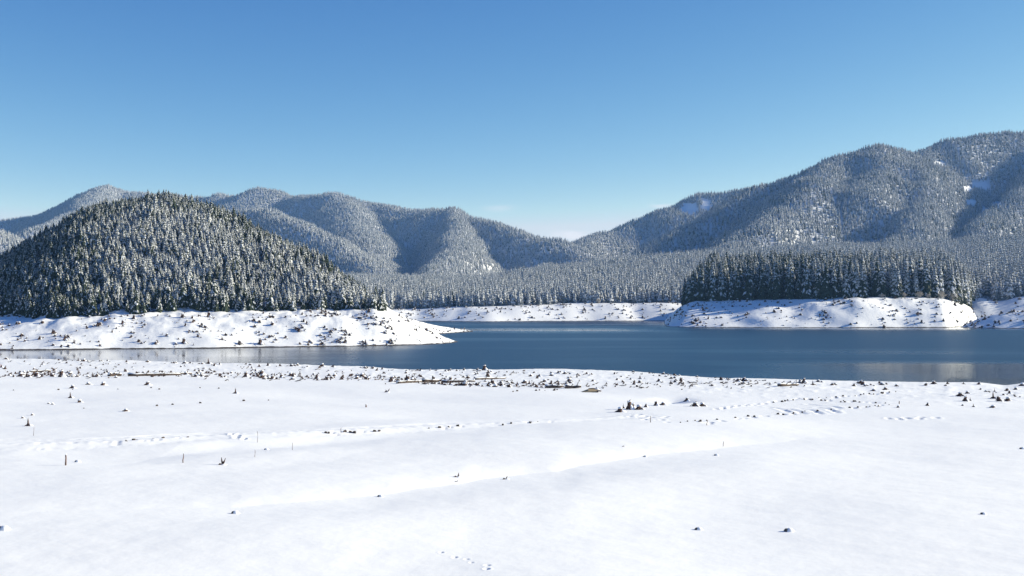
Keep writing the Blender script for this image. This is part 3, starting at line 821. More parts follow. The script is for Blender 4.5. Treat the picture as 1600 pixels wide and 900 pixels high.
# ----------------------------------------------------------------- stumps
def build_stump(seed, tall=1.0, jag=0.3, roots=5, cap=1.0):
    """old-growth stump about 1 m across with exposed root legs; wood (V,F) and snow (V,F)"""
    r = random.Random(seed); n = 10; spl = jag > .7
    wv, wf, sv, sf = [], [], [], []
    H = tall * r.uniform(0.8, 1.1); ph = r.uniform(0, 6.28)
    lob = [1 + 0.28 * math.cos(roots * (2 * math.pi * k / n) + ph) + r.uniform(-.1, .1) for k in range(n)]
    lx, ly = r.uniform(-.12, .12), r.uniform(-.12, .12)
    tops = [H * (1 + jag * r.uniform(-1, .4)) for k in range(n)]
    for j, (f, q) in enumerate(((-.25, .40), (0.10, .28), (0.45, .17), (1.0, .10)) if spl else ((-.25, .56), (0.15, .44), (0.5, .36), (1.0, .37))):
        for k in range(n):
            a = 2 * math.pi * k / n; rad = q * (1 + (lob[k] - 1) * (1.6 if j < 2 else 0.5))
            z = f * H if j < 3 else tops[k]
            wv.append((rad * math.cos(a) + lx * max(f, 0), rad * math.sin(a) + ly * max(f, 0), z))
    for j in range(3):
        for k in range(n):
            wf.append((j * n + k, j * n + (k + 1) % n, (j + 1) * n + (k + 1) % n, (j + 1) * n + k))
    wv.append((lx, ly, H * 0.72)); c = len(wv) - 1
    for k in range(n): wf.append((3 * n + k, 3 * n + (k + 1) % n, c))
    for k in range(roots):                     # root legs reaching out
        a = (2 * math.pi * k + ph * -1) / roots + r.uniform(-.25, .25); L = r.uniform(0.75, 1.35); b = len(wv)
        px, py = -math.sin(a), math.cos(a)
        for (f, zz, w) in ((0.12 if spl else 0.25, (0.2 if spl else 0.42) * H, .15), (0.66, 0.24 * H * r.uniform(.5, 1.5), .11), (L, -0.14, .05)):
            for (s, t) in ((-1, -.5), (1, -.5), (0, 1)):
                wv.append((math.cos(a) * f + px * w * s, math.sin(a) * f + py * w * s, zz + t * w))
        for j in range(2):
            for q in range(3):
                wf.append((b + j * 3 + q, b + j * 3 + (q + 1) % 3, b + (j + 1) * 3 + (q + 1) % 3, b + (j + 1) * 3 + q))
    # snow cap
    if cap > 0:
        b = len(sv); m = 9
        for (q, dz) in ((0.42, -0.06), (0.40, 0.12 * cap), (0.22, 0.25 * cap)):
            for k in range(m):
                a = 2 * math.pi * k / m; w = q * r.uniform(.85, 1.15)
                sv.append((lx + w * math.cos(a), ly + w * math.sin(a), H * (0.9 + 0.1 * jag * math.cos(a + ph)) + dz * r.uniform(.8, 1.2)))
        sv.append((lx, ly, H * 0.95 + 0.23 * cap)); c = len(sv) - 1
        for j in range(2):
            for k in range(m): sf.append((b + j * m + k, b + j * m + (k + 1) % m, b + (j + 1) * m + (k + 1) % m, b + (j + 1) * m + k))
        for k in range(m): sf.append((b + 2 * m + k, b + 2 * m + (k + 1) % m, c))
    # drift banked against one side
    b = 0; m = 9; rows = 4; dv, df = [], []; rise = 0.35 if spl else 0.62
    sx, sy = 0.62 * r.uniform(.7, 1.1), r.uniform(-.15, .25)
    for j in range(rows):
        f = 1 - j / (rows - 1) * 0.92
        for k in range(m):
            a = 2 * math.pi * k / m
            dv.append((sx * (0.55 + .45 * f) + 0.85 * f * math.cos(a) * r.uniform(.85, 1.1), sy + 0.62 * f * math.sin(a) * r.uniform(.85, 1.1), -0.10 + (0.10 + rise * H * r.uniform(.85, 1.1)) * (1 - f ** 1.3)))
    for j in range(rows - 1):
        for k in range(m): df.append((b + j * m + k, b + j * m + (k + 1) % m, b + (j + 1) * m + (k + 1) % m, b + (j + 1) * m + k))
    df.append(tuple(b + (rows - 1) * m + k for k in range(m)))
    return (wv, wf), (sv, sf), (dv, df)
STUMPS = [build_stump(50 + i, tall=(0.8, 1.0, 1.25, 0.7, 1.0, 0.9, 1.15, 0.6, 1.1, 0.85)[i], jag=(.3, .45, .6, .25, .68, .4, .8, .25, .6, .5)[i], roots=(4, 5, 5, 3, 6, 4, 4, 5, 3, 6)[i], cap=(.8, .5, .45, .9, 0, .7, 0, 1.0, .35, .6)[i]) for i in range(10)]
ST_M = [(mesh_from('stump_wood', *w, [M_wood]), mesh_from('snow_cap', *s, [M_snowcap]) if s[0] else None, mesh_from('snow_drift', *d, [M_snowcap])) for w, s, d in STUMPS]
def stump(x, y, z, s, label, group, kind=None, hs=1.0, rot=None):
    e = bpy.data.objects.new('tree_stump', None); C.objects.link(e); e.empty_display_size = 0.2
    e.location = (x, y, z - 0.03); e.rotation_euler = (0, 0, random.uniform(-.5, .5) if rot is None else rot)
    e.scale = (s, s, s * hs)
    tag(e, label, 'stump', group)
    w, sn, dr = ST_M[random.randrange(10) if kind is None else kind]
    add('wood', w, e); add('snow_drift', dr, e)
    if sn: add('snow_cap', sn, e)
    return e

low_row = T([(-60, 588), (0, 588), (100, 588), (200, 589), (300, 588), (400, 591), (480, 594), (560, 592), (620, 597), (700, 602), (760, 603), (850, 605), (930, 606), (1010, 605), (1090, 604)])
spots = []     # (u, v, size m, row, kind)
def clumped(n, u0, u1, clump, spread):
    cs = [random.uniform(u0, u1) for _ in range(clump)]
    return [random.gauss(random.choice(cs), spread) if random.random() < 0.6 else random.uniform(u0, u1) for _ in range(n)]
for u in clumped(100, 2, 880, 22, 9):
    if 1 < u < 1000: spots.append((u, float(low_row(u)) + random.uniform(-6, 1.5), random.uniform(.65, 1.25), 'drift'))
for u in clumped(74, 2, 1080, 20, 12):
    if 1 < u < 1090:
        a = float(near_shore(u)) + 4; b = float(low_row(u)) - 5
        spots.append((u, random.uniform(a, max(a + 1, b)), random.uniform(.55, 1.05), 'mid'))
for u in clumped(62, 2, 1100, 30, 6):
    if 1 < u < 1120: spots.append((u, float(near_shore(u)) + random.uniform(0.8, 2.2), random.uniform(.55, 1.1), 'water'))
for u in clumped(44, 1110, 1530, 14, 10):
    if 1100 < u < 1545: spots.append((u, float(near_shore(u)) + random.uniform(2.0, 8.5), random.uniform(.55, 1.1), 'right'))
NOTABLE = [  # (u, v base, size, label, kind, height factor)
    (113, 607, .85, 'white snow-plastered stump standing alone just below the stump band at far left', 0, 1),
    (138, 601, .9, 'rounded snow-covered stump left of the twin stump below the stump band', 7, 1),
    (161, 602, 1.0, 'broad snow-covered stump with a small lump beside it below the stump band', 3, 1),
    (230, 602, 1.0, 'dark low stump isolated below the stump band at left', 8, .8),
    (110, 622, .62, 'spiky pale snag stump with an upright splinter, upper left of the field', 6, 1.3),
    (124, 629, .75, 'small dark rounded stump right of the spiky pale snag', 3, 1),
    (76, 631, .38, 'left one of two tiny dark stumps side by side in the left snowfield', 7, 1.2),
    (82, 632, .38, 'right one of two tiny dark stumps side by side in the left snowfield', 7, 1.3),
    (44, 666, .6, 'ragged snow-plastered snag stump at the left edge of the track', 6, 1.3),
    (196, 643, .7, 'low snow-buried stump in the open left field with a dark speck beside it', 0, .7),
    (50, 649, .4, 'small dark stump above the ragged snag at far left', 3, 1),
    (35, 654, .4, 'tiny dark stump left of and above the ragged snag', 3, 1),
    (368, 615, .62, 'split snag stump with leaning splinters below the stump band', 6, 1.3),
    (969, 644, .95, 'dark stump with long blue shadow, front of the mid-field stump cluster', 5, 1.1),
    (974, 638, .4, 'thin upright splinter stump at left of the mid-field cluster', 6, 1.5),
    (983, 640, .85, 'tall spiky dark stump in the mid-field cluster', 2, 1.35),
    (988, 639, .7, 'brown stump leaning against the tall spiky one in the mid-field cluster', 2, 1.0),
    (998, 640, 1.0, 'rounded dark stump with wide roots in the mid-field cluster', 9, 1.0),
    (1009, 636, .45, 'small dark stump right of the wide-rooted one in the mid-field cluster', 2, 1),
    (1025, 634, .6, 'small stump in the middle between the two mid-field clusters', 2, 1),
    (1036, 633, .75, 'snow-draped stump left of the shadowed hollow', 5, 1),
    (1073, 627, .75, 'dark knob stump above the paired stumps right of the hollow', 8, .9),
    (1086, 635, .9, 'snow-draped left stump of the pair right of the hollow', 1, 1),
    (1097, 635, .9, 'dark right stump of the pair right of the hollow', 9, .9),
    (1500, 619, 1.0, 'snow-draped dark stump at left of the right-hand stump cluster', 1, .9),
    (1511, 615, .7, 'dark stump just behind the left end of the right-hand cluster', 9, 1),
    (1508, 627, .7, 'leaning dark stump below the left end of the right-hand cluster', 2, 1.1),
    (1516, 626, .35, 'short dark post-like stump in the right-hand cluster', 6, 1.6),
    (1521, 636, .45, 'small pale splinter stump below the right-hand cluster', 6, 1),
    (1504, 634, .4, 'small dark stump at the bottom left of the right-hand cluster', 3, 1),
    (1532, 609, .45, 'small knob stump behind the right-hand cluster', 8, .9),
    (1540, 612, .5, 'small snow-sided stump behind the right-hand cluster', 5, .9),
    (1554, 612, .35, 'thin upright splinter stump by the inlet at right', 6, 1.8),
    (1552, 623, .9, 'wide dark stump with upright spikes in the right-hand cluster', 6, 1.1),
    (1561, 627, .85, 'dark rooted stump right of the spiky one in the right-hand cluster', 4, 1),
    (1574, 627, .95, 'domed snow-capped stump near the right edge', 0, 1),
    (1551, 637, .85, 'low snow-covered stump at the bottom of the right-hand cluster', 3, .7),
    (1573, 611, .75, 'dark stump by the shore at far right', 8, .9),
    (1587, 609, .75, 'round snow-sided stump on the far right shore', 5, 1),
    (1577, 615, .5, 'leaning dark stump below the far right shore', 2, 1),
    (1586, 620, .32, 'thin dark upright splinter at the right edge', 6, 2.0),
    (1597, 603, 1.0, 'snow-covered stump at the water on the right edge', 7, 1.2),
    (1449, 634, .45, 'small lone stump in the open snow right of the footprints', 2, 1),
    (1403, 637, .45, 'small lone stump below the end of the long footprint trail', 3, 1.2),
    (1290, 588, .6, 'dark stump poking from shallow water off the near shore', 9, .9),
    (1308, 593, .75, 'dark round-topped stump at the waterline right of the muddy edge', 3, 1.2),
    (1117, 588, .9, 'brown root mass at the muddy waterline', 4, 1.0),
    (1365, 611, .8, 'low snow-sided stump between the shore and the footprints', 5, .8),
    (1383, 609, .75, 'snow-hooded stump above the end of the footprint trail', 1, .9),
]
named = [(*s,) for s in spots]
rest_n = 300 - len(NOTABLE)
spots = sorted(named, key=lambda s: -s[2])
extra = spots[rest_n:]; spots = spots[:rest_n]
ROWTXT = {'drift': 'the driftwood line of the near flat', 'mid': 'the middle of the stump band', 'water': 'the near waterline', 'right': 'the right-hand near shore'}
def wpos(u, v):
    x, y, z = ground_point(u, v); return x, y, field_z(x, y)
for row in ROWTXT:
    rs = sorted([s for s in spots if s[3] == row], key=lambda s: s[0])
    for k, (u, v, s, _) in enumerate(rs):
        x, y, z = wpos(u, v)
        stump(x, y, z, s * random.choice((.55, .65, .8, .95)), 'snow-capped brown stump, %s from left along %s' % (ordinal(k + 1), ROWTXT[row]), 'stumps on the near lakeshore', hs=random.uniform(.75, 1.1))
for (u, v, s, lab, kd, hs) in NOTABLE:
    x, y, z = wpos(u, v)
    stump(x, y, z, s * .88, lab, 'stumps on the near lakeshore', kd, hs)

# remaining stumps on the far banks: one mass
class Joined:
    def __init__(self): self.V, self.F, self.m, self.n = [], [], [], 0
    def put(self, V, Fc, mi, loc, rot, sc):
        V = np.asarray(V) * np.asarray(sc); c, s = math.cos(rot), math.sin(rot)
        W = np.stack([V[:, 0] * c - V[:, 1] * s + loc[0], V[:, 0] * s + V[:, 1] * c + loc[1], V[:, 2] + loc[2]], 1)
        self.V.append(W); self.F += [tuple(i + self.n for i in f) for f in Fc]; self.m += [mi] * len(Fc); self.n += len(V)
    def build(self, name, mats, sm=False):
        return add(name, mesh_from(name, np.concatenate(self.V), self.F, mats, self.m, sm))
J = Joined()
def bank_scatter(fn, n, u0, u1, d_lo, d_hi, s0, s1, dens=None):
    got = 0; tries = 0
    while got < n and tries < n * 60:
        tries += 1
        u = random.uniform(u0, u1); lo, hi = d_lo(u), d_hi(u); d = random.uniform(lo, hi)
        x = (u - 800) / F * d
        if dens is not None and random.random() > dens(x, d): continue
        z = float(fn(np.array([x]), np.array([d]))[0])
        if z < 0.25: continue
        s = random.uniform(s0, s1) * random.choice((.6, .8, 1, 1.2)); w, sn, dr = STUMPS[random.randrange(10)]
        r0 = random.uniform(-.6, .6)
        J.put(w[0], w[1], 0, (x, d, z - .05), r0, (s, s, s)); J.put(dr[0], dr[1], 1, (x, d, z - .05), r0, (s * .85, s * .85, s * .8)); got += 1
        if sn[0]: J.put(sn[0], sn[1], 1, (x, d, z - .05), r0, (s * .95, s * .95, s))
clump = lambda x, d: float(np.clip(0.35 + 0.9 * fbm(np.array([x / 12]), np.array([d / 12]), 2)[0], 0.03, 1))
lh0 = lambda u: float(shore_depth(LH_shore(u))) + 1; lh1 = lambda u: float(lh_parts(np.array([float(u)]))[1][0]) - 3
bank_scatter(left_headland, 190, -40, 700, lh0, lh1, .6, 1.3, clump)
bank_scatter(left_headland, 120, 420, 640, lh0, lh1, .6, 1.2, clump)
rh0 = lambda u: float(shore_depth(RH_shore(u))) + 1; rh1 = lambda u: float(rh_edge(u)) - 3
bank_scatter(right_headland, 210, 1042, 1535, rh0, rh1, .8, 1.7, clump)
bank_scatter(right_headland, 90, 1042, 1150, rh0, rh1, .6, 1.2, clump)
bank_scatter(right_point, 70, 1500, 1640, lambda u: float(shore_depth(RP_shore(u))) + 1, lambda u: float(shore_depth(RP_shore(u))) + 34, .8, 1.8, clump)
bank_scatter(valley, 230, 610, 1060, lambda u: float(VF_d0(u)) + 4, lambda u: float(VF_d0(u)) + 52, .9, 1.8, clump)
bank_scatter(valley, 30, 1500, 1620, lambda u: float(VF_d0(u)) + 6, lambda u: float(VF_d0(u)) + 52, .9, 1.8)
bank_scatter(left_headland, 260, -20, 705, lh0, lh1, .25, .6, clump)
bank_scatter(right_headland, 200, 1042, 1540, rh0, rh1, .35, .8, clump)
bank_scatter(valley, 160, 610, 1060, lambda u: float(VF_d0(u)) + 4, lambda u: float(VF_d0(u)) + 54, .4, .9, clump)
bank_scatter(spit, 40, 620, 745, lambda u: float(shore_depth(SP_shore(u))) + .5, lambda u: float(shore_depth(SP_shore(u))) + 22, .5, 1.1)
for (u, v, s, _) in extra:
    x, y, z = wpos(u, v); w, sn, dr = STUMPS[random.randrange(10)]
    J.put(w[0], w[1], 0, (x, y, z - .03), 0, (s, s, s * .8)); J.put(dr[0], dr[1], 1, (x, y, z - .03), 0, (s, s, s * .8))
for i in range(420):
    u = random.gauss(random.choice((30, 75, 120, 250, 330, 420, 500, 570, 600, 650, 690, 730, 780, 850)), 22) if i % 3 else random.uniform(0, 1180)
    if not 0 < u < 1600: continue
    lo = float(near_shore(u)) + 1.5; hi = float(low_row(min(u, 1080))) + 1
    v = hi - abs(random.gauss(0, 4.5)) if i % 3 else random.uniform(lo, hi)
    if v < lo: continue
    x, y, z = wpos(u, v); w, sn, dr = STUMPS[random.randrange(10)]; q = random.uniform(.22, .6); r0 = random.uniform(-3, 3)
    J.put(w[0], w[1], 0, (x, y, z - .04), r0, (q, q, q * random.uniform(.6, 1.3)))
    if i % 2: J.put(dr[0], dr[1], 1, (x, y, z - .04), random.uniform(-.4, .4), (q, q, q * .9))
tag(J.build('stump_mass', [M_wood, M_snowcap]), 'small scattered snow-dusted stumps and roots over the lake banks and near flat', 'stumps', kind='stuff')

# ----------------------------------------------------------------- driftwood
def tube(pts, radii, n=7, seed=0):
    r = random.Random(seed); V, Fc = [], []
    pts = [Vector(p) for p in pts]
    for j, p in enumerate(pts):
        t = (pts[min(j + 1, len(pts) - 1)] - pts[max(j - 1, 0)]).normalized()
        s = t.cross(Vector((0, 0, 1))); s = s.normalized() if s.length > .05 else Vector((1, 0, 0)); up = s.cross(t)
        for k in range(n):
            a = 2 * math.pi * k / n; q = radii[j] * r.uniform(.88, 1.12)
            V.append(tuple(p + s * math.cos(a) * q + up * math.sin(a) * q))
    for j in range(len(pts) - 1):
        for k in range(n): Fc.append((j * n + k, j * n + (k + 1) % n, (j + 1) * n + (k + 1) % n, (j + 1) * n + k))
    Fc.append(tuple(range(n))[::-1]); Fc.append(tuple((len(pts) - 1) * n + k for k in range(n)))
    return V, Fc
def driftlog(u0, v0, u1, v1, r, label, seed):
    a = wpos(u0, v0); b = wpos(u1, v1)
    L = math.hypot(b[0] - a[0], b[1] - a[1]); rd = random.Random(seed)
    e = bpy.data.objects.new('driftwood_log', None); C.objects.link(e); e.empty_display_size = .2
    e.location = a; e.rotation_euler = (0, 0, math.atan2(b[1] - a[1], b[0] - a[0])); dz = b[2] - a[2]
    n = 7; pts = [(L * k / (n - 1), rd.uniform(-.12, .12), r * .75 + dz * k / (n - 1) + rd.uniform(-.06, .1)) for k in range(n)]
    rad = [r * (1.15 - .55 * k / (n - 1)) for k in range(n)]
    V, Fc = tube(pts, rad, 8, seed)
    for q in (2, 4):        # broken limb stubs
        p = pts[q]; v2, f2 = tube([p, (p[0] + .25, p[1] - .25, p[2] + .35), (p[0] + .4, p[1] - .4, p[2] + .75)], [r * .35, r * .22, r * .08], 5, seed + q)
        o = len(V); V += v2; Fc += [tuple(i + o for i in f) for f in f2]
    add('log', mesh_from('log', V, Fc, [M_log]), e)
    sp = [(p[0], p[1] + .05, p[2] + rad[k] * .62) for k, p in enumerate(pts)]
    V, Fc = tube(sp, [q * .72 for q in rad], 7, seed + 9)
    add('snow', mesh_from('log_snow', V, Fc, [M_snowcap]), e)
    tag(e, label, 'log', 'driftwood logs on the near flat')
driftlog(170, 588, 190, 587.5, .42, 'thick dark log end on at the left of the driftwood line', 1)
driftlog(200, 588, 282, 586.5, .30, 'long grey driftwood log lying along the flat at left', 2)
driftlog(240, 586, 300, 584.5, .22, 'thin driftwood pole behind the long grey log at left', 3)
driftlog(620, 599.5, 660, 597.5, .28, 'bent driftwood log at the front of the dense stump cluster', 4)
driftlog(660, 597.5, 702, 596.5, .30, 'brown driftwood log across the dense middle stump cluster', 5)
driftlog(690, 598, 742, 597, .24, 'slim driftwood log right of the dense middle cluster', 6)
driftlog(852, 606.5, 879, 606, .34, 'dark log at the left of the two in line near the tan float', 7)
driftlog(883, 607, 908, 606.5, .34, 'dark log pointing at the tan float', 8)
driftlog(1216, 604, 1248, 602.5, .26, 'snow-dusted driftwood pole by the right near shore', 9)
driftlog(46, 582, 80, 580.5, .22, 'thin half-buried driftwood pole at far left', 10)
driftlog(742, 593.5, 790, 592, .2, 'slim pole lying behind the driftwood line in the middle', 11)

# loose driftwood and bark scraps: one mass
J2 = Joined()
for i in range(420):
    u = random.uniform(0, 1260)
    if random.random() < .7: v = float(low_row(min(u, 1080))) + random.gauss(-3, 3.2)
    else: v = float(near_shore(u)) + abs(random.gauss(0, 7)) + 1
    if v < float(near_shore(u)) + .8: continue
    x, y, z = wpos(u, v); L = random.uniform(.25, 1.1) * random.choice((.6, 1, 1.6))
    V, Fc = tube([(0, 0, -.05), (L * .4, random.uniform(-.2, .2), random.uniform(0, .22)), (L * .75, random.uniform(-.25, .25), random.uniform(0, .3)), (L, 0, random.uniform(-.1, .45))], [.08, .10, .07, .02], 5, i)
    J2.put(V, Fc, 0, (x, y, z), random.gauss(0, 1.1), (1, 1, 1))
for (u0, v0, u1, v1, n) in [(505, 677, 570, 676, 7), (570, 676, 860, 659, 12), (195, 690, 300, 684, 8), (1205, 629, 1400, 613, 22), (1060, 661, 1390, 633, 26), (1260, 625, 1385, 631, 14), (800, 612, 890, 609, 8), (1540, 612, 1598, 622, 8), (0, 610, 420, 606, 8), (120, 640, 420, 625, 6)]:
    for k in range(n):
        t = random.random(); x, y, z = wpos(u0 + (u1 - u0) * t, v0 + (v1 - v0) * t + random.gauss(0, .5)); q = random.uniform(.08, .19)
        V, Fc = tube([(-q, 0, -.05), (-.3 * q, .2 * q, .7 * q), (.5 * q, 0, .6 * q), (q, 0, -.05)], [q * .7, q, q * .8, q * .4], 5, k)
        J2.put(V, Fc, 0, (x, y, z), random.uniform(0, 6.28), (1, 1, 1))
tag(J2.build('driftwood_debris', [M_log]), 'small driftwood scraps and clods strewn over the snow', 'debris', kind='stuff')

# tan float stranded at the driftwood line
x0, y0, z0 = wpos(905, 612.8); x1, y1, z1 = wpos(938, 612)
L = x1 - x0
e = bpy.data.objects.new('stranded_float', None); C.objects.link(e); e.location = (x0, y0, z0 - .05); e.empty_display_size = .2
tag(e, 'low tan wooden float half buried in snow beside dark logs', 'float')
for k in range(5):       # deck boards laid lengthwise, the front ones lower
    h = 0.22 + .06 * k; yy = .28 * k
    lo = L * .30 - .22 * k if k else L * .04; hi = L * (.86 - .03 * (k % 2))
    V = [(lo, yy, 0), (hi, yy, 0), (hi, yy + .24, 0), (lo, yy + .24, 0), (L * .42, yy, h), (hi - .05, yy, h + .02), (hi - .05, yy + .24, h + .1), (L * .44, yy + .24, h + .08)]
    add('board', mesh_from('board', V, [(0, 1, 5, 4), (1, 2, 6, 5), (2, 3, 7, 6), (3, 0, 4, 7), (4, 5, 6, 7), (3, 2, 1, 0)], [M_tan], None, False), e)
V, Fc = tube([(L * .45, 1.55, .50), (L * .65, 1.55, .54), (L * .82, 1.55, .52)], [.16, .15, .13], 8, 3)
add('beam', mesh_from('beam', V, Fc, [M_wood]), e)
V, Fc = tube([(L * .80, -.02, .22), (L * .9, -.05, .3), (L * 1.0, 0, .25)], [.16, .15, .10], 7, 4)
add('end_block', mesh_from('end_block', V, Fc, [M_wood]), e)
V, Fc = tube([(L * .74, 1.3, .50), (L * .82, 1.25, .55), (L * .95, 1.2, .42)], [.08, .16, .10], 8, 5)
add('snow', mesh_from('float_snow', V, Fc, [M_snowcap]), e)

# ----------------------------------------------------------------- marker stakes
def stake(u, vb, vt, w, label, seed):
    x, y, z = wpos(u, vb); h = (vb - vt) / F * y; rd = random.Random(seed)
    e = bpy.data.objects.new('marker_stake', None); C.objects.link(e); e.location = (x, y, z - .1); e.empty_display_size = .2
    V, Fc = tube([(0, 0, 0), (rd.uniform(-.02, .02), 0, .4 * h), (rd.uniform(-.04, .06), 0, .8 * h), (rd.uniform(-.03, .07), 0, h + .1)], [w * 1.1, w, w * .95, w * .8], 6, seed)
    add('shaft', mesh_from('shaft', V, Fc, [M_stake]), e)
    V, Fc = tube([(.02, 0, h + .08), (.02, 0, h + .16)], [w * 1.1, w * .5], 6, seed)
    add('snow', mesh_from('stake_snow', V, Fc, [M_snowcap]), e)
    tag(e, label, 'stake', 'marker stakes in the snow')
for i, a in enumerate([(102.5, 727.5, 711, .07, 'thick dark brown stake upright in the left foreground snow'), (286, 724, 709.5, .045, 'thin grey-brown stake between the thick stake and the antler-like snag'),
    (402, 692, 674, .022, 'tall hair-thin stake beside the track left of centre'), (457, 703.5, 692, .02, 'short hair-thin stake below the dark clods of the track'),
    (533, 677, 668, .03, 'short thin stake standing among the track clods'), (52.5, 681, 668, .022, 'hair-thin pale stake under the ragged snag at far left'),
    (398, 715, 703, .02, 'hair-thin stake right of the antler-like snag'), (1016.5, 660, 650, .045, 'thin dark stake in front of the churned snow patch'),
    (1104.5, 664.5, 655.5, .045, 'thin dark stake on the long footprint trail'), (572, 636.5, 632, .10, 'short dark post alone in the middle snowfield'),
    (1405, 631, 627, .08, 'short dark post at the end of the long footprint trail'), (1130, 697.5, 690, .03, 'tiny bent stake in the smooth right foreground')]):
    stake(*a, i)

# ----------------------------------------------------------------- branching snags in the foreground
def snag(u, v, px, label, seed, arms):
    x, y, z = wpos(u, v); s = px / F * y; rd = random.Random(seed)
    e = bpy.data.objects.new('snag', None); C.objects.link(e); e.location = (x, y, z - .05); e.scale = (s, s, s); e.empty_display_size = .2
    V, Fc = [], []
    for (ax, az, r) in arms:
        v2, f2 = tube([(0, 0, 0), (ax * .45 + rd.uniform(-.05, .05), .02, az * .5), (ax, rd.uniform(-.1, .1), az)], [r, r * .75, r * .3], 6, seed)
        o = len(V); V += v2; Fc += [tuple(i + o for i in f) for f in f2]
    add('branch', mesh_from('branch', V, Fc, [M_wood]), e)
    V, Fc = [], []
    m = 10
    for (q, zz) in ((.75, -.08), (.6, .12), (.3, .24)):
        for k in range(m):
            a = 2 * math.pi * k / m; V.append((.15 + q * math.cos(a) * rd.uniform(.85, 1.1), q * .8 * math.sin(a), zz))
    for j in range(2):
        for k in range(m): Fc.append((j * m + k, j * m + (k + 1) % m, (j + 1) * m + (k + 1) % m, (j + 1) * m + k))
    Fc.append(tuple(2 * m + k for k in range(m)))
    add('snow', mesh_from('snag_snow', V, Fc, [M_snowcap]), e)
    w2, f2 = tube([(-.75, -.1, -.05), (-.45, -.15, .2), (-.1, -.1, .12)], [.12, .24, .12], 7, seed)
    add('root', mesh_from('root', w2, f2, [M_wood]), e)
    tag(e, label, 'snag', 'snags in the foreground snow')
snag(348, 727, 9, 'antler-like forked snag sticking out of a snow lump in the left foreground', 1, [(-.25, 1.35, .16), (.5, 1.25, .14), (.1, .7, .2)])
snag(715, 746, 7.5, 'small forked snag above the channel edge in the middle foreground', 2, [(.25, 1.0, .16), (-.9, .25, .09), (.35, .6, .12)])
snag(714, 754, 5, 'tiny dark snag below the forked one at the channel edge', 3, [(.2, .6, .16), (-.2, .4, .1)])
snag(791, 749, 8, 'bent snag with snow lump on the channel edge right of centre', 4, [(.2, .75, .14), (-1.1, -.05, .10)])
snag(605, 613, 6, 'small dark double snag below the middle stump band', 5, [(-.4, .7, .22), (.6, 1.0, .18)])
snag(975, 698, 4.5, 'tiny leaning twig snag in the smooth snow right of centre', 6, [(.5, .2, .14), (-.1, .7, .1)])

# ----------------------------------------------------------------- snow-topped boulders
def boulder(u, v, px, label, seed):
    x, y, z = wpos(u, v); s = px / F * y; rd = random.Random(seed)
    e = bpy.data.objects.new('boulder', None); C.objects.link(e); e.location = (x, y, z); e.scale = (s, s, s); e.empty_display_size = .2
    def lump(cx, rx, ry, rz, z0):
        V, Fc = [], []; m = 10; R = 5
        for j in range(R):
            t = j / (R - 1) * math.pi / 2 * .96
            for k in range(m):
                a = 2 * math.pi * k / m; w = rd.uniform(.86, 1.12)
                V.append((cx + rx * math.cos(t) * math.cos(a) * w, ry * math.cos(t) * math.sin(a) * w, z0 + rz * math.sin(t)))
        for j in range(R - 1):
            for k in range(m): Fc.append((j * m + k, j * m + (k + 1) % m, (j + 1) * m + (k + 1) % m, (j + 1) * m + k))
        Fc.append(tuple((R - 1) * m + k for k in range(m)))
        return V, Fc
    add('rock', mesh_from('rock', *lump(-.22, .30, .32, .38, -.06), [M_rock]), e)
    add('snow', mesh_from('boulder_snow', *lump(.12, .50, .42, .44, -.08), [M_snowcap]), e)
    tag(e, label, 'boulder', 'snow-topped boulders in the foreground')
for i, a in enumerate([(367, 803, 12, 'snow-topped boulder beside the channel at lower left'), (5, 829, 18, 'snow-topped boulder at the left edge of the picture'), (1091, 829, 11, 'small dark boulder in the right foreground, left of the larger white one'),
    (1232, 832, 15, 'white snow-topped boulder in the right foreground'), (1536, 805, 9, 'small snow-topped boulder at lower right'), (594, 777, 9, 'low snow-topped boulder in the channel below centre'),
    (1119, 712, 7, 'small dark boulder at the right end of the channel'), (121, 722, 9, 'snow-topped boulder just right of the thick brown stake'), (416, 703, 7, 'small boulder below the hair-thin stake left of centre'),
    (1008, 714, 6, 'small boulder on the channel crest'), (1597, 702, 8, 'small dark boulder at the right edge')]):
    boulder(*a, i)

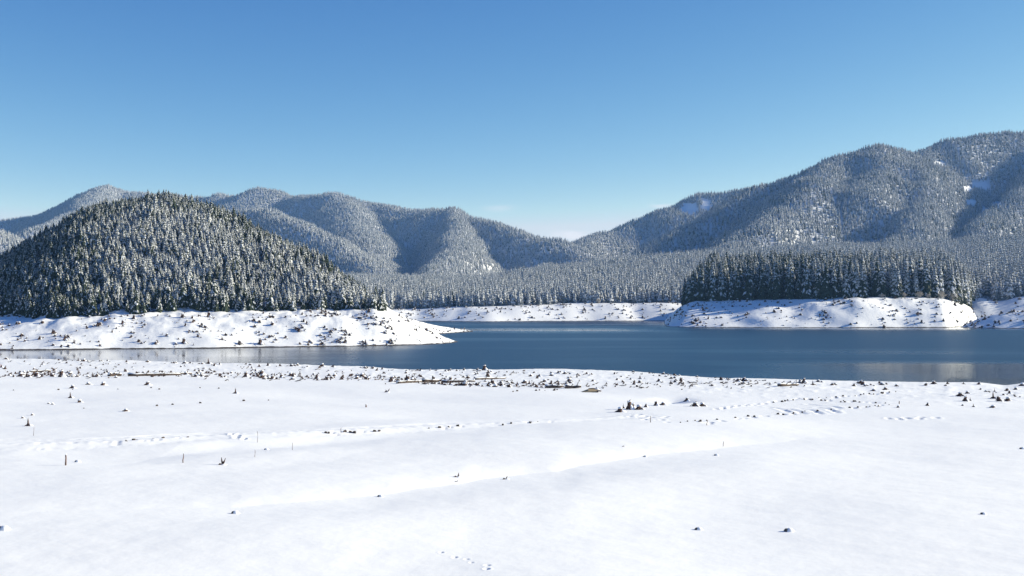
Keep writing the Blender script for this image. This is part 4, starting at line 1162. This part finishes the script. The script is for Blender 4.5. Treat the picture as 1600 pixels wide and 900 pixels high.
# ----------------------------------------------------------------- bare frosted shrubs at the treeline
def shrub(fn, u, d, wpx, hpx, label, seed):
    x = (u - 800) / F * d; z = float(fn(np.array([x]), np.array([float(d)]))[0]); rd = random.Random(seed)
    R = wpx / F * d / 2; H = hpx / F * d
    e = bpy.data.objects.new('bare_shrub', None); C.objects.link(e); e.location = (x, d, z - .15); e.empty_display_size = .2
    V, Fc = [], []
    def stick(p, q, r0, r1):
        o = len(V); v2, f2 = tube([p, q], [r0, r1], 3, seed); V.extend(v2); Fc.extend([tuple(i + o for i in f) for f in f2[:3]])
    for k in range(46):
        a = rd.uniform(0, 6.28); f = math.sqrt(rd.random()); hh = H * (1 - .45 * f * f) * rd.uniform(.8, 1.05)
        m = (math.cos(a) * R * f * .55, math.sin(a) * R * f * .55, hh * .55); t = (math.cos(a) * R * f, math.sin(a) * R * f, hh)
        stick((m[0] * .2, m[1] * .2, 0), m, .10, .07); stick(m, t, .07, .04)
        for _ in range(7):
            g = rd.uniform(.2, 1); p = tuple(m[i] + (t[i] - m[i]) * g for i in range(3))
            stick(p, (p[0] + rd.uniform(-.9, .9), p[1] + rd.uniform(-.9, .9), p[2] + rd.uniform(.1, 1.0)), .06, .03)
    add('branches', mesh_from('branches', V, Fc, [M_twig]), e)
    tag(e, label, 'shrub', 'frosted bare shrubs at the treeline')
RHd = lambda u: float(rh_edge(u)) - 1
shrub(right_headland, 1471, RHd(1471), 15, 12, 'rounded frosted bare shrub, left of the two big ones at the right headland treeline', 1)
shrub(right_headland, 1488, RHd(1488), 18, 14, 'largest rounded frosted bare shrub at the right headland treeline', 2)
shrub(right_headland, 1436, RHd(1436), 13, 11, 'frosted bare shrub left of the pair at the right headland treeline', 3)
shrub(right_headland, 1450, RHd(1450), 8, 7, 'small low frosted shrub between larger ones at the right headland treeline', 4)
shrub(right_headland, 1412, RHd(1412), 10, 7, 'low frosted shrub, leftmost on the right headland treeline', 5)
shrub(right_headland, 1507, RHd(1507), 10, 7, 'low frosted shrub at the right end of the headland treeline', 6)
shrub(right_headland, 1378, RHd(1378), 12, 5, 'wide flat frosted shrub below the tall conifers of the right headland', 8)
shrub(valley, 935, float(VF_d0(935)) + 57, 9, 8, 'lone tan bare shrub on the far bank in front of the dark forest edge', 7)

# ----------------------------------------------------------------- air
hz = add('haze', mesh_from('haze', [(-4600, -70, -14.5), (4600, -70, -14.5), (4600, 4700, -14.5), (-4600, 4700, -14.5), (-4600, -70, 640), (4600, -70, 640), (4600, 4700, 640), (-4600, 4700, 640)],
    [(3, 2, 1, 0), (4, 5, 6, 7), (0, 1, 5, 4), (1, 2, 6, 5), (2, 3, 7, 6), (3, 0, 4, 7)], [], None, False))
hm_ = bpy.data.materials.new('thin_winter_haze'); hm_.use_nodes = True
hn = hm_.node_tree; hn.nodes.clear()
ho = hn.nodes.new('ShaderNodeOutputMaterial'); pv = hn.nodes.new('ShaderNodeVolumePrincipled')
pv.inputs['Color'].default_value = (0.28, 0.55, 1.0, 1); pv.inputs['Density'].default_value = 0.00006; pv.inputs['Anisotropy'].default_value = 0.0
hn.links.new(pv.outputs[0], ho.inputs['Volume'])
hz.data.materials.append(hm_)
tag(hz, 'thin blue winter haze over the lake and mountains', 'haze', kind='stuff')
